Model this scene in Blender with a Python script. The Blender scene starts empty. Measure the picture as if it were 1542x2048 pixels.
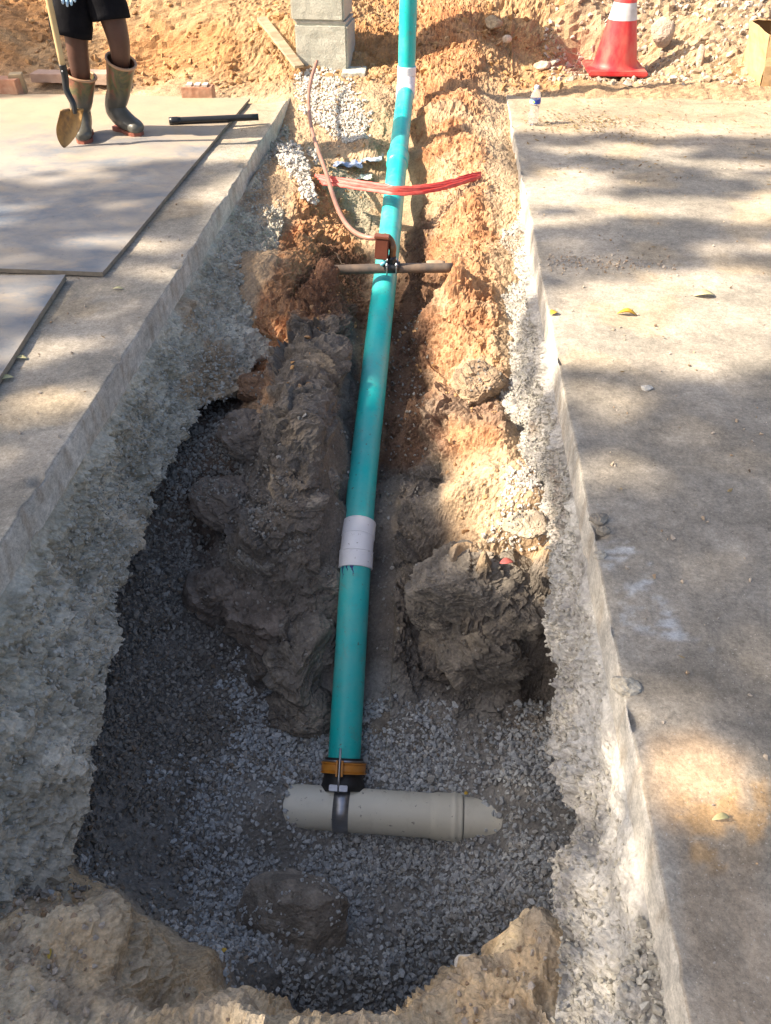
import bpy, bmesh, math, random
import numpy as np
from mathutils import Vector, Matrix
random.seed(7); rng=np.random.default_rng(11)
S=bpy.context.scene; COL=S.collection
# ------------------------------------------------------------------ camera
CAMZ=1.35; PITCH=math.radians(41); YAW=math.radians(3.93); FPX=1547.0; IW,IH=1542,2048
cam=bpy.data.cameras.new('camera'); camo=bpy.data.objects.new('camera',cam); COL.objects.link(camo)
cam.sensor_fit='VERTICAL'; cam.sensor_height=36; cam.lens=FPX/IH*36; cam.clip_start=.02; cam.clip_end=600
camo.location=(0,0,CAMZ); camo.rotation_euler=(math.pi/2-PITCH,0,YAW); S.camera=camo
# ------------------------------------------------------------------ light
SUN_EL=math.radians(40); SUN_TRAVEL=math.radians(15)      # light travels towards +x, turned 15 deg to +y
L=np.array([math.cos(SUN_EL)*math.cos(SUN_TRAVEL),math.cos(SUN_EL)*math.sin(SUN_TRAVEL),-math.sin(SUN_EL)])
w=bpy.data.worlds.new('World'); S.world=w; w.use_nodes=True
nt=w.node_tree; sky=nt.nodes.new('ShaderNodeTexSky'); sky.sky_type='NISHITA'; sky.sun_disc=False
sky.sun_elevation=SUN_EL; sky.sun_rotation=math.atan2(-L[0],-L[1]); sky.air_density=.85; sky.dust_density=4.0; sky.ozone_density=.2
bg=nt.nodes['Background']; bg.inputs[1].default_value=.104; nt.links.new(sky.outputs[0],bg.inputs[0])
sl=bpy.data.lights.new('sun','SUN'); sl.energy=5.0; sl.angle=math.radians(.5); sl.color=(1,.86,.68)
so=bpy.data.objects.new('sun',sl); COL.objects.link(so); so.rotation_euler=Vector(L).to_track_quat('-Z','Y').to_euler(); so.location=(-6,-2,8)
S.view_settings.view_transform='Standard'; S.view_settings.look='None'; S.view_settings.gamma=1; S.view_settings.exposure=1.3
S.render.engine='CYCLES'; S.cycles.max_bounces=6; S.cycles.diffuse_bounces=4
# ------------------------------------------------------------------ maths helpers
CF=np.array([-math.sin(YAW)*math.cos(PITCH),math.cos(YAW)*math.cos(PITCH),-math.sin(PITCH)])
CR=np.array([math.cos(YAW),math.sin(YAW),0.]); CU=np.cross(CR,CF); CC=np.array([0,0,CAMZ])
def at(px,py,**k):
    """measured photo point -> world point on the plane x/y/z = value"""
    d=CF*FPX+CR*(px-IW/2)+CU*(IH/2-py); (a,v),=k.items(); i='xyz'.index(a)
    return CC+d*((v-CC[i])/d[i])
def pix(P):
    v=P-CC; z=np.maximum(v@CF,.05); return IW/2+FPX*(v@CR)/z, IH/2-FPX*(v@CU)/z
_p=rng.permutation(256); _perm=np.concatenate([_p,_p,_p]).astype(np.int64)
_g=rng.normal(size=(256,3)); _g/=np.linalg.norm(_g,axis=1)[:,None]
def noise(P,s=1.,o=0.):
    P=np.asarray(P,float)*s+o; i=np.floor(P).astype(np.int64); f=P-i; i&=255
    u=f*f*f*(f*(f*6-15)+10); r=0
    for dx in (0,1):
        wx=u[:,0] if dx else 1-u[:,0]
        for dy in (0,1):
            wy=u[:,1] if dy else 1-u[:,1]
            for dz in (0,1):
                wz=u[:,2] if dz else 1-u[:,2]
                h=_perm[_perm[_perm[(i[:,0]+dx)&255]+((i[:,1]+dy)&255)]+((i[:,2]+dz)&255)]
                g=_g[h]; r=r+wx*wy*wz*(g[:,0]*(f[:,0]-dx)+g[:,1]*(f[:,1]-dy)+g[:,2]*(f[:,2]-dz))
    return r*1.6
def fbm(P,s=1.,n=4,o=0.,gain=.5):
    r=0; a=1.
    for k in range(n): r=r+a*noise(P,s*2.03**k,o+k*17.3); a*=gain
    return r
def ridge(P,s=1.,n=4,o=0.,gain=.5):
    r=0; a=1.
    for k in range(n): r=r+a*(1-2*np.abs(noise(P,s*2.03**k,o+k*11.1))-.5); a*=gain
    return r
_j=rng.random((256,3))
def facet(P,s=1.,o=0.,gap=False):
    """broken-rock relief: every cell is a flat face with a tilt of its own"""
    Q=np.asarray(P,float)*s+o; i0=np.floor(Q).astype(np.int64); best=np.full(len(Q),1e9); sec=best.copy(); val=np.zeros(len(Q)); 
    for dx in (-1,0,1):
        for dy in (-1,0,1):
            for dz in (-1,0,1):
                c_=i0+np.array([dx,dy,dz]); h=_perm[_perm[_perm[c_[:,0]&255]+(c_[:,1]&255)]+(c_[:,2]&255)]
                ce=c_+_j[h]; e=Q-ce; d=(e*e).sum(1); v=(e*_g[(h*7+3)&255]).sum(1)+.5*_j[h,0]
                m=d<best; sec=np.where(m,best,np.minimum(sec,d)); val=np.where(m,v,val); best=np.where(m,d,best)
    if gap: return val/s,np.sqrt(sec)-np.sqrt(best)
    return val/s
def ledge(P,k=12.,o=0.,tilt=.3,az=.4):
    """bedded rock: layers that stick out by different amounts, each undercut below its top"""
    P=np.asarray(P,float); t=(P[:,2]+tilt*(P[:,0]*math.cos(az)+P[:,1]*math.sin(az)))*k+o+.55*fbm(P,2.2*k/12,3,o+1)
    i=np.floor(t).astype(np.int64); fr=t-i; blk=noise(P*np.array([1,1,.2]),k*.45,o+5)
    a=_j[(i*13+np.floor(blk*3).astype(np.int64)*7)&255,0]
    return (a*(.25+.75*fr))/k
def sm(a,b,x): t=np.clip((x-a)/(b-a),0,1); return t*t*(3-2*t)
def inpoly(x,y,poly):
    c=np.zeros(np.shape(x),bool); n=len(poly)
    for i in range(n):
        x1,y1=poly[i]; x2,y2=poly[(i+1)%n]
        if y1==y2: continue
        c^=((y1>y)!=(y2>y))&(x<(x2-x1)*(y-y1)/(y2-y1)+x1)
    return c
def polymask(px,py,poly,soft):
    """soft-edged mask of a polygon: 1 inside, falling to 0 outside over `soft`"""
    ins=inpoly(px,py,poly); d=np.full(np.shape(px),1e9); n=len(poly)
    for i in range(n):
        a=np.array(poly[i],float); b=np.array(poly[(i+1)%n],float); e=b-a
        t=np.clip(((px-a[0])*e[0]+(py-a[1])*e[1])/max(e@e,1e-9),0,1)
        d=np.minimum(d,np.hypot(px-a[0]-t*e[0],py-a[1]-t*e[1]))
    return sm(-soft,soft,np.where(ins,d,-d))
# ------------------------------------------------------------------ mesh helpers
def link(name,me,mats,parent=None,smooth=True):
    o=bpy.data.objects.new(name,me); COL.objects.link(o)
    for m in (mats if isinstance(mats,(list,tuple)) else [mats]): me.materials.append(m)
    if smooth is not None: me.polygons.foreach_set('use_smooth',[smooth]*len(me.polygons))
    if parent is not None: o.parent=parent
    return o
def raw(name,V,F,mats,parent=None,smooth=True,col=None,midx=None):
    V=np.asarray(V,np.float32); F=np.asarray(F,np.int32); k=F.shape[1]
    me=bpy.data.meshes.new(name); me.vertices.add(len(V)); me.vertices.foreach_set('co',V.ravel())
    me.loops.add(F.size); me.loops.foreach_set('vertex_index',F.ravel())
    me.polygons.add(len(F)); me.polygons.foreach_set('loop_start',np.arange(0,F.size,k,dtype=np.int32))
    if midx is not None: me.polygons.foreach_set('material_index',np.asarray(midx,np.int32))
    me.update(calc_edges=True); me.validate()
    if col is not None:
        a=me.color_attributes.new('soil','FLOAT_COLOR','POINT'); c=np.ones((len(V),4),np.float32); c[:,:3]=col
        a.data.foreach_set('color',c.ravel())
    return link(name,me,mats,parent,smooth)
def tag(o,label=None,cat=None,group=None,kind=None):
    if label: o['label']=label
    if cat: o['category']=cat
    if group: o['group']=group
    if kind: o['kind']=kind
    return o
def empty(name,loc,label,cat,group=None,rz=0):
    o=bpy.data.objects.new(name,None); COL.objects.link(o); o.location=loc; o.rotation_euler=(0,0,rz); o.empty_display_size=.1
    return tag(o,label,cat,group)
def gridfaces(nr,nc,wrap=False):
    r=np.arange(nr-1)[:,None]; c=np.arange(nc if wrap else nc-1)[None]
    a=r*nc+c; b=r*nc+(c+1)%nc
    return np.stack([a,b,b+nc,a+nc],-1).reshape(-1,4)
def frames(P):
    P=np.asarray(P,float); T=np.gradient(P,axis=0); T/=np.linalg.norm(T,axis=1)[:,None]
    n=np.cross(T[0],[0,0,1.]); 
    if np.linalg.norm(n)<.1: n=np.cross(T[0],[0,1.,0])
    N=[]; 
    for t in T: n=n-t*(n@t); n/=np.linalg.norm(n); N.append(n)
    N=np.array(N); return T,N,np.cross(T,N)
def smoothpath(P,n):
    P=np.asarray(P,float); m=len(P); out=[]
    for k in np.linspace(0,m-1,n):
        i=min(int(k),m-2); t=k-i; p0=P[max(i-1,0)];p1=P[i];p2=P[i+1];p3=P[min(i+2,m-1)]
        out.append(.5*((2*p1)+(-p0+p2)*t+(2*p0-5*p1+4*p2-p3)*t*t+(-p0+3*p1-3*p2+p3)*t**3))
    return np.array(out)
def tube(P,R,n=16,caps=True,R2=None,N0=None):
    """returns (V,F) for a tube; R radius or list, R2 second radius"""
    T,N,B=frames(P); m=len(P); R=np.broadcast_to(R,(m,)); R2=R if R2 is None else np.broadcast_to(R2,(m,))
    if N0 is not None:
        N=np.array([np.array(N0)-t*(np.array(N0)@t) for t in T]); N/=np.linalg.norm(N,axis=1)[:,None]; B=np.cross(T,N)
    a=np.linspace(0,2*np.pi,n,endpoint=False)
    V=np.asarray(P)[:,None]+N[:,None]*(np.cos(a)[None,:,None]*R[:,None,None])+B[:,None]*(np.sin(a)[None,:,None]*R2[:,None,None])
    V=V.reshape(-1,3); F=gridfaces(m,n,True)
    if caps:
        V=np.vstack([V,P[0],P[-1]]); c0=len(V)-2; k=np.arange(n)
        F=np.vstack([F,np.stack([np.full(n,c0),(k+1)%n,k,k],-1),np.stack([np.full(n,c0+1),k+(m-1)*n,(k+1)%n+(m-1)*n,(k+1)%n+(m-1)*n],-1)])
    return V,F
def join(parts):
    V=[];F=[];o=0
    for v,f in parts: V.append(v);F.append(np.asarray(f)+o);o+=len(v)
    return np.vstack(V),np.vstack(F)
def vf(name,vfp,mats,parent=None,smooth=True,bevel=0):
    V,F=vfp; me=bpy.data.meshes.new(name)
    me.from_pydata([tuple(map(float,v)) for v in V],[],[tuple(dict.fromkeys(map(int,f))) for f in F]); me.update()
    bm=bmesh.new(); bm.from_mesh(me); bmesh.ops.recalc_face_normals(bm,faces=bm.faces)
    if bevel: bmesh.ops.bevel(bm,geom=[e for e in bm.edges if e.calc_face_angle(0)>.5],offset=bevel,segments=2,affect='EDGES')
    bm.to_mesh(me); bm.free()
    return link(name,me,mats,parent,smooth)
def box(c,s,R=None):
    V=np.array([(x,y,z) for x in (-.5,.5) for y in (-.5,.5) for z in (-.5,.5)])*np.array(s)
    if R is not None: V=V@np.array(R).T
    return V+np.array(c), np.array([(0,1,3,2),(4,6,7,5),(0,4,5,1),(2,3,7,6),(0,2,6,4),(1,5,7,3)])
def rot(ax,a): return np.array(Matrix.Rotation(a,3,ax))
def lathe(prof,n=48,c=(0,0,0)):
    prof=np.array(prof); a=np.linspace(0,2*np.pi,n,endpoint=False)
    V=np.stack([prof[:,0,None]*np.cos(a),prof[:,0,None]*np.sin(a),np.repeat(prof[:,1,None],n,1)],-1).reshape(-1,3)+np.array(c)
    return V,gridfaces(len(prof),n,True)
# ------------------------------------------------------------------ materials
class M:
    def __init__(s,name):
        s.m=bpy.data.materials.new(name); s.m.use_nodes=True; s.t=s.m.node_tree; s.b=s.t.nodes['Principled BSDF']; s.tc=None
    def n(s,t,**k):
        x=s.t.nodes.new('ShaderNode'+t)
        for a,b in k.items(): setattr(x,a,b)
        return x
    def l(s,a,b): s.t.links.new(a,b)
    def co(s,scale=(1,1,1)):
        if s.tc is None: s.tc=s.n('TexCoord').outputs['Object']
        if scale==(1,1,1): return s.tc
        m=s.n('Mapping'); m.inputs['Scale'].default_value=scale; s.l(s.tc,m.inputs[0]); return m.outputs[0]
    def noise(s,sc,det=4,rough=.55,scale=(1,1,1),dist=0):
        x=s.n('TexNoise'); x.inputs['Scale'].default_value=sc; x.inputs['Detail'].default_value=det; x.inputs['Roughness'].default_value=rough
        x.inputs['Distortion'].default_value=dist; s.l(s.co(scale),x.inputs['Vector']); return x.outputs['Fac']
    def vor(s,sc,feat='F1',scale=(1,1,1),out='Distance'):
        x=s.n('TexVoronoi',feature=feat); x.inputs['Scale'].default_value=sc; s.l(s.co(scale),x.inputs['Vector']); return x.outputs[out]
    def ramp(s,fac,stops):
        x=s.n('ValToRGB'); e=x.color_ramp.elements
        while len(e)<len(stops): e.new(.5)
        for i,(p,c) in enumerate(stops):
            e[i].position=p; c=(c,c,c) if not hasattr(c,'__len__') else c; e[i].color=(*c,1)
        s.l(fac,x.inputs[0]); return x.outputs[0]
    def mix(s,fac,a,b,mode='MIX'):
        x=s.n('Mix',data_type='RGBA',blend_type=mode)
        for v,i in ((fac,0),(a,6),(b,7)):
            if hasattr(v,'default_value') or hasattr(v,'is_linked'): s.l(v,x.inputs[i])
            elif i==0: x.inputs[0].default_value=v
            else: x.inputs[i].default_value=(*v,1)
        return x.outputs[2]
    def math(s,op,a,b=0.):
        x=s.n('Math',operation=op)
        for v,i in ((a,0),(b,1)):
            if isinstance(v,(int,float)): x.inputs[i].default_value=v
            else: s.l(v,x.inputs[i])
        return x.outputs[0]
    def attr(s): return s.n('Attribute',attribute_name='soil').outputs['Color']
    def col(s,c):
        if isinstance(c,tuple): s.b.inputs['Base Color'].default_value=(*c,1)
        else: s.l(c,s.b.inputs['Base Color'])
        return s
    def rough(s,r):
        if isinstance(r,(int,float)): s.b.inputs['Roughness'].default_value=r
        else: s.l(r,s.b.inputs['Roughness'])
        return s
    def bump(s,hs):
        prev=None
        for h,st,d in hs:
            x=s.n('Bump'); x.inputs['Strength'].default_value=st; x.inputs['Distance'].default_value=d; s.l(h,x.inputs['Height'])
            if prev is not None: s.l(prev,x.inputs['Normal'])
            prev=x.outputs[0]
        s.l(prev,s.b.inputs['Normal']); return s
    def set(s,**k):
        for a,v in k.items(): s.b.inputs[a.replace('_',' ')].default_value=v
        return s
def simple(name,a,b,sc=8,rough=.7,bs=.3,bd=.004,bsc=60,scale=(1,1,1),**k):
    m=M(name); f=m.ramp(m.noise(sc,5,.6,scale),[(.35,0.),(.65,1.)]); m.col(m.mix(f,a,b)); m.rough(rough)
    if bs: m.bump([(m.noise(bsc,4,.6,scale),bs,bd)])
    if k: m.set(**k)
    return m.m
# ground soil: vertex colour gives the kind of soil and the heap's painted shade, noise the grain
def soil_mat(name,grain=1.,bumpd=.012):
    m=M(name); c=m.attr()
    n1=m.ramp(m.noise(9,6,.6),[(.3,.72),(.7,1.25)]); c=m.mix(1.,c,n1,'MULTIPLY')
    n2=m.ramp(m.noise(90,5,.65),[(.3,.6),(.7,1.3)]); c=m.mix(.8*grain,c,n2,'MULTIPLY')
    sp=m.ramp(m.noise(230,2,.5),[(.62,0.),(.72,1.)]); c=m.mix(m.math('MULTIPLY',sp,.35),c,(.5,.46,.4))
    m.col(c).rough(.95).set(Specular_IOR_Level=.15)
    v=m.math('SUBTRACT',1.,m.vor(85)); m.bump([(m.noise(28,6,.65),.55,bumpd*1.6),(v,.35,bumpd*.6),(m.noise(260,3,.6),.5,bumpd*.3)])
    return m.m
M_ground=soil_mat('soil')
M_wall=soil_mat('rough concrete',.9,.01)
M_rock=soil_mat('rock',.7,.009)
def stone_mat(name,cols,rough=.85):
    m=M(name); g=m.n('NewGeometry').outputs['Random Per Island']; c=m.ramp(g,[(i/(len(cols)-1),x) for i,x in enumerate(cols)])
    c=m.mix(.6,c,m.ramp(m.noise(160,4,.6),[(.3,.6),(.7,1.25)]),'MULTIPLY'); m.col(c).rough(rough).set(Specular_IOR_Level=.25)
    m.bump([(m.noise(300,4,.6),.4,.002)]); return m.m
M_gravel=stone_mat('crushed granite',[(.3,.31,.31),(.44,.455,.46),(.55,.57,.57),(.38,.4,.41),(.62,.63,.62),(.42,.4,.36),(.34,.35,.36)])
M_dirtshade=stone_mat('dirty shade-darkened stone',[(.165,.15,.125),(.25,.23,.2),(.32,.3,.265),(.19,.17,.145),(.38,.365,.33),(.22,.17,.12)])  # brown dirt tone, darkened further to carry the shade under the left face
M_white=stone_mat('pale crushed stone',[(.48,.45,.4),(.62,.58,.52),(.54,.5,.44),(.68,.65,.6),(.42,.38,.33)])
M_wallstone=stone_mat('cemented stones',[(.4,.375,.32),(.46,.44,.38),(.42,.39,.33),(.5,.48,.42),(.38,.355,.3)])
M_warm=stone_mat('field stones',[(.38,.29,.2),(.5,.42,.33),(.42,.36,.3),(.55,.48,.4),(.3,.22,.15),(.45,.32,.2)])
M_clod=stone_mat('clay clods',[(.42,.24,.1),(.5,.3,.14),(.36,.2,.09),(.46,.3,.17)])
M_litter=stone_mat('dry leaf litter',[(.3,.2,.08),(.16,.1,.05),(.42,.32,.16),(.08,.055,.04),(.5,.38,.2)])
def pave_mat():
    m=M('dusty concrete'); c=m.attr()
    c=m.mix(1.,c,m.ramp(m.noise(3.5,6,.6,dist=.6),[(.3,.74),(.7,1.18)]),'MULTIPLY')
    c=m.mix(1.,c,m.ramp(m.noise(26,6,.75),[(.33,.75),(.62,1.12)]),'MULTIPLY'); c=m.mix(1.,c,m.ramp(m.noise(95,5,.85),[(.33,.68),(.64,1.2)]),'MULTIPLY')
    d=m.ramp(m.noise(140,3,.7),[(.24,0.),(.4,1.)]); c=m.mix(m.math('MULTIPLY',m.math('SUBTRACT',1.,d),.7),c,(.1,.09,.08))
    sp=m.ramp(m.noise(200,2,.5),[(.66,0.),(.73,1.)]); c=m.mix(m.math('MULTIPLY',sp,.5),c,(.6,.56,.5))
    m.col(c).rough(.92).set(Specular_IOR_Level=.2)
    m.bump([(m.noise(20,6,.7),.45,.006),(m.noise(140,4,.75),.5,.003)]); return m.m
M_pave=pave_mat()
# ------------------------------------------------------------------ GROUND: relief from measured spot heights
W_=[]
def c(*a):
    for px,py,z in a: W_.append(at(px,py,z=z))
# gravel pit floor
c((700,1720,-1.2),(550,1720,-1.19),(880,1720,-1.19),(600,1545,-1.1),(790,1540,-1.1),(1000,1500,-1.04),(1090,1470,-1.0),(1100,1600,-1.0),(1005,1600,-1.03),(995,1645,-1.08),(555,1600,-1.04),(560,1650,-1.1),(530,1625,-1.03),(480,1560,-1.03),
  (1115,1720,-.99),(1050,1800,-1.05),(950,1840,-1.13),(760,1850,-1.2),(760,1960,-1.18),(620,1760,-1.2),(500,1790,-1.16),(560,1865,-1.06),(470,1880,-1.06),(640,1950,-1.1))
# stone heap on the left
c((200,1500,-.80),(300,1500,-.93),(400,1450,-.99),(500,1470,-1.07),(190,1680,-.88),(300,1750,-1.03),(400,1700,-1.12),(300,1250,-.78),(350,1350,-.9),(430,1360,-.97),(270,1150,-.66),
  (330,1120,-.70),(420,1230,-.86),(370,1000,-.57),(420,900,-.49),(450,850,-.46),(500,810,-.5),(540,760,-.44),(420,1080,-.75),(470,980,-.6))
# ledge and rock face left of the pipe
c((560,1100,-.58),(520,1060,-.53),(600,1040,-.5),(650,1100,-.62),(470,1130,-.66),(560,980,-.43),(640,900,-.34),(560,880,-.32),(640,800,-.28),(600,760,-.26),(660,700,-.27),(672,900,-.42),(700,850,-.5),(715,760,-.45),(680,1000,-.58),(690,1010,-.58),
  (500,1250,-.86),(560,1450,-1.07),(600,1350,-.95),(640,1200,-.75),(620,1490,-1.1),(655,1400,-1.02))
# trench bottom right of the pipe
c((800,1450,-1.04),(800,1380,-.97),(800,1300,-.89),(800,1200,-.79),(810,1100,-.68),(820,1000,-.58),(830,900,-.52),(840,800,-.46),(845,700,-.41),(840,620,-.38),(835,560,-.36),(825,450,-.3),(822,380,-.25),(820,300,-.17),(822,240,-.1),(840,195,-.0),(850,150,.08))
# right bank: toe, crest, shelf
c((880,1210,-.74),(885,1150,-.62),(905,1120,-.5),(898,1000,-.44),(888,900,-.41),(876,800,-.37),(865,700,-.37),(862,600,-.33),(855,500,-.27),
  (960,1115,-.45),(868,1000,-.56),(864,900,-.51),(857,800,-.455),(884,1100,-.64),(1090,1090,-.42),(1000,1000,-.41),(1060,1000,-.37),(1000,900,-.34),(940,900,-.38),(930,800,-.34),(1000,850,-.3),(950,700,-.29),(900,700,-.33),(980,700,-.26),(900,600,-.27),(955,600,-.22),(980,600,-.2),
  (900,500,-.2),(950,500,-.16),(985,500,-.15),(880,400,-.15),(950,400,-.08),(985,400,-.09),(870,300,-.05),(950,300,.0),(1000,300,-.03),(880,210,.05),(960,210,.04),(1000,200,-.02),
  (920,1240,-.78),(950,1400,-1.01),(1080,1370,-.99),(1000,1250,-.8),(1060,1170,-.66),(870,1400,-1.0))
# left bank of the far half
c((590,300,-.1),(575,240,-.07),(640,300,-.14),(610,400,-.16),(560,400,-.14),(640,360,-.12),(640,430,-.24),(660,500,-.34),(700,420,-.28),(740,420,-.27),(755,340,-.2),(700,330,-.17),(650,250,-.08),(730,280,-.1),
  (905,548,-.125),(930,540,-.11),(900,520,-.15),(660,548,-.15),(640,535,-.12),(600,560,-.27),(620,620,-.35),(570,620,-.26),(550,520,-.16),(690,560,-.4),(700,500,-.36),(560,700,-.38),(700,640,-.4))
# ground beyond the slabs, rising
c((740,285,-.07),(660,200,.0),(620,140,.09),(700,130,.1),(760,200,.02),(765,130,.12),(730,50,.27),(570,180,.02),(500,150,.05),(300,165,.01),(0,165,.01),(200,100,.16),(0,60,.27),(400,50,.29),(540,60,.29),(500,0,.4),(0,0,.4),(250,0,.4),(-300,80,.2),(-300,0,.4),
  (1165,152,.02),(1285,152,.02),(1180,124,.03),(1275,124,.03),(1225,135,.02),(1030,150,.03),(1100,140,.04),(1400,152,.03),(1400,100,.14),(1200,60,.24),(1400,0,.38),(1000,0,.4),(990,60,.26),(1150,0,.4),(1800,100,.15),(1800,0,.38),(855,80,.2),(850,5,.34),(775,40,.26),(930,60,.28),(960,120,.16),(900,150,.13))
# spoil mounds at the near end
c((0,1790,-.5),(100,1790,-.52),(225,1815,-.5),(262,1855,-.52),(250,2030,-.46),(0,2046,-.34),(100,1950,-.42),(285,1835,-.82),(420,1905,-.84),(330,1900,-.74),(400,2000,-.64),(310,2030,-.62),
  (500,2005,-.62),(600,2040,-.6),(700,2046,-.6),(830,2005,-.62),(900,1925,-.62),(1000,1895,-.6),(1020,1850,-.62),(1110,1832,-.6),(1000,2046,-.42),(1090,2000,-.45),(900,2046,-.5))
for px,py,z in ((500,2005,-.62),(600,2040,-.6),(700,2046,-.6),(830,2005,-.62),(900,1925,-.62),(1000,1895,-.6),(1110,1832,-.6)):
    p=at(px,py,z=z); W_.append(p+np.array([0,.09,-.45-.1*(px>480)*(px<1000)]))
for q in [(-1.4,.8,-.7),(-1.4,1.3,-.6),(-1.4,2,-.5),(-1.4,2.6,-.42),(-1.35,3.3,-.3),(-1.3,4,-.2),(-1.3,5,-.14),(-1.3,5.7,-.12),(-2,1,-.4),(-2,3,-.25),(-2,5,-.16),(-4,1,-.16),(-4,4,-.16),(-4,5.6,-.14),
          (.75,.7,-.6),(.8,1.1,-.95),(.8,1.5,-.9),(.7,1.9,-.45),(.55,2.3,-.5),(.42,2.5,-.46),(.5,3,-.4),(.36,3.3,-.32),(.5,3.9,-.26),(.75,2.4,-.5),(.75,3,-.35),(.7,4,-.16),(.6,5,-.14),(.8,5.7,-.12),(1.2,1,-.5),(1.3,2,-.25),(2,4,-.16),(4,1,-.16),(4,4,-.16),(4,5.7,-.12),(1.5,5.75,-.1),(2.5,5.75,-.1),(.6,6.08,.02),(1.,6.08,.025),(1.5,6.08,.025),(2,6.08,.025),(2.5,6.08,.025),(3.2,6.08,.025),(4,6.08,.025),(-1.2,5.98,.0),(-2,5.98,.01),(-3,5.98,.01),(-4,5.98,.01),
          (0,.25,-.3),(-.4,.25,-.3),(.3,.25,-.3),(0,0,-.04),(-1,0,-.08),(1,0,-.2),(0,-1,-.03),(-3,-1,-.1),(3,-1,-.1),(-.24,1.6,-1.05),(-.24,1.85,-.87),(-.24,2.1,-.75),(-.24,2.5,-.63),(-.24,3.0,-.48),(-.24,3.5,-.39),(-.24,4.2,-.3),
          (-6,9,1.),(-2,9,1.),(1,9,1.),(5,9,1.),(9,9,1.),(-8,3,-.1),(8,3,-.1),(-6,6.3,.05),(6,6.6,.05),(-3,7.4,.42),(0,7.6,.45),(3,7.4,.42)]: W_.append(np.array(q,float))
W_=np.array(W_)
def rbf(P,Z,eps=.03):
    D=np.linalg.norm(P[:,None]-P[None],axis=-1); A=np.sqrt(D*D+eps**2); n=len(P)
    K=np.zeros((n+1,n+1)); K[:n,:n]=A-np.eye(n)*.0; K[:n,n]=1; K[n,:n]=1
    return np.linalg.lstsq(K,np.append(Z,0),rcond=1e-10)[0]
Cf=rbf(W_[:,:2],W_[:,2])
def hbase(X,Y):
    sh=X.shape; x=X.ravel(); y=Y.ravel(); r=np.full(x.shape,Cf[-1])
    for i in range(len(W_)): r+=Cf[i]*np.sqrt((x-W_[i,0])**2+(y-W_[i,1])**2+.03**2)
    return r.reshape(sh)
def spaced(segs):
    out=[]
    for a,b,d in segs: out+=list(np.arange(a,b-1e-9,d))
    return np.array(out+[segs[-1][1]])
xs=spaced([(-60,-12,8),(-12,-6,.5),(-6,-1.7,.035),(-1.7,-1.2,.015),(-1.2,.5,.0058),(.5,.8,.012),(.8,5,.035),(5,12,.5),(12,60,8)])
ys=spaced([(-40,-4,6),(-4,0,.2),(0,.35,.03),(.35,3.2,.0058),(3.2,5.0,.009),(5.0,6.6,.014),(6.6,8.2,.022),(8.2,14,.3),(14,70,8)])
GX,GY=np.meshgrid(xs,ys); far=np.clip((np.maximum(np.abs(GX)-6,0)+np.maximum(GY-9,0)+np.maximum(-1-GY,0)),0,1)
GZ=hbase(np.clip(GX,-8,8),np.clip(GY,-1.5,9.5)); GZ=np.where(GY>9,np.maximum(GZ,.9),GZ)
GZ=GZ*(1-0*far)
P=np.stack([GX,GY,GZ],-1).reshape(-1,3)
px,py=pix(P)
jx=px+18*fbm(P,6,3); jy=py+18*fbm(P,6,3,9.)
def pm(poly,soft=18): return polymask(jx,jy,poly,soft)
infront=(P[:,1]>.2)
# kinds of soil (sandy ground is the rest)
Z_pit=sm(1.75,1.6,P[:,1]+.1*fbm(P,3,2))*sm(-.72,-.85,P[:,2])
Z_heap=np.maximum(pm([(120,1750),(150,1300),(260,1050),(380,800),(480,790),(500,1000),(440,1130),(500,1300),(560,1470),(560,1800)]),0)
Z_grav=np.clip(Z_pit+Z_heap,0,1)
Z_rock=np.clip(pm([(420,1010),(540,800),(600,640),(700,640),(740,900),(720,1500),(560,1500),(440,1200)])+pm([(740,930),(880,930),(905,1150),(1000,1120),(1130,1100),(1150,1420),(720,1500)])+pm([(860,800),(1020,760),(1060,900),(1000,880),(900,860),(880,1000),(850,950)])*.6,0,1)
Z_clay=np.clip(pm([(540,560),(620,340),(660,340),(720,500),(640,640),(560,800),(470,840),(480,760)])+pm([(845,760),(860,440),(830,260),(840,0),(960,0),(960,240),(985,420),(1000,700),(1000,900),(920,920),(870,900)])*.85,0,1)
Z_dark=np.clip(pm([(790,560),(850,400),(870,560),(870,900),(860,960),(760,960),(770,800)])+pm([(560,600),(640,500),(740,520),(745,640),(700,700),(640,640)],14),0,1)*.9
Z_far=sm(5.9,6.4,P[:,1])
Z_farR=Z_far*sm(.6,1.2,P[:,0]+.25*fbm(P,2,2))
Z_front=sm(.95,.8,P[:,1])*sm(-.95,-.8,P[:,2])
sand=np.array([.44,.315,.2]); COLR=np.tile(sand,(len(P),1))
def lay(mask,cc): 
    global COLR; COLR=COLR*(1-mask[:,None])+np.array(cc)*mask[:,None]
lay(Z_far,(.4,.215,.095)); lay(Z_farR,(.37,.265,.17))
big=sm(-.1,.25,fbm(P,1.6,3,5.))
lay(Z_far*big*.45,(.46,.34,.2))
lay(Z_clay,(.45,.25,.13)); lay(Z_clay*sm(0,.3,fbm(P*np.array([3,3,.6]),2,3,31.))*.6,(.33,.13,.055))
lay(sm(0,.25,fbm(P,3,3,77.))*.55*(P[:,0]>-.1)*(P[:,1]>1.6)*(P[:,1]<6),(.5,.38,.25))
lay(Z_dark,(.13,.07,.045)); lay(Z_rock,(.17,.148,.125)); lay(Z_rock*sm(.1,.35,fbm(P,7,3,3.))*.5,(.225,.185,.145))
lay(Z_grav,(.26,.25,.23)); lay(Z_heap*.7*sm(1.2,1.7,P[:,1]+.3*noise(P,2.)),(.14,.12,.1)); lay(Z_heap*sm(1.9,2.3,P[:,1])*.8,(.15,.1,.07))  # heap soil: brown tone plus cavity shade painted darker towards the back
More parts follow.
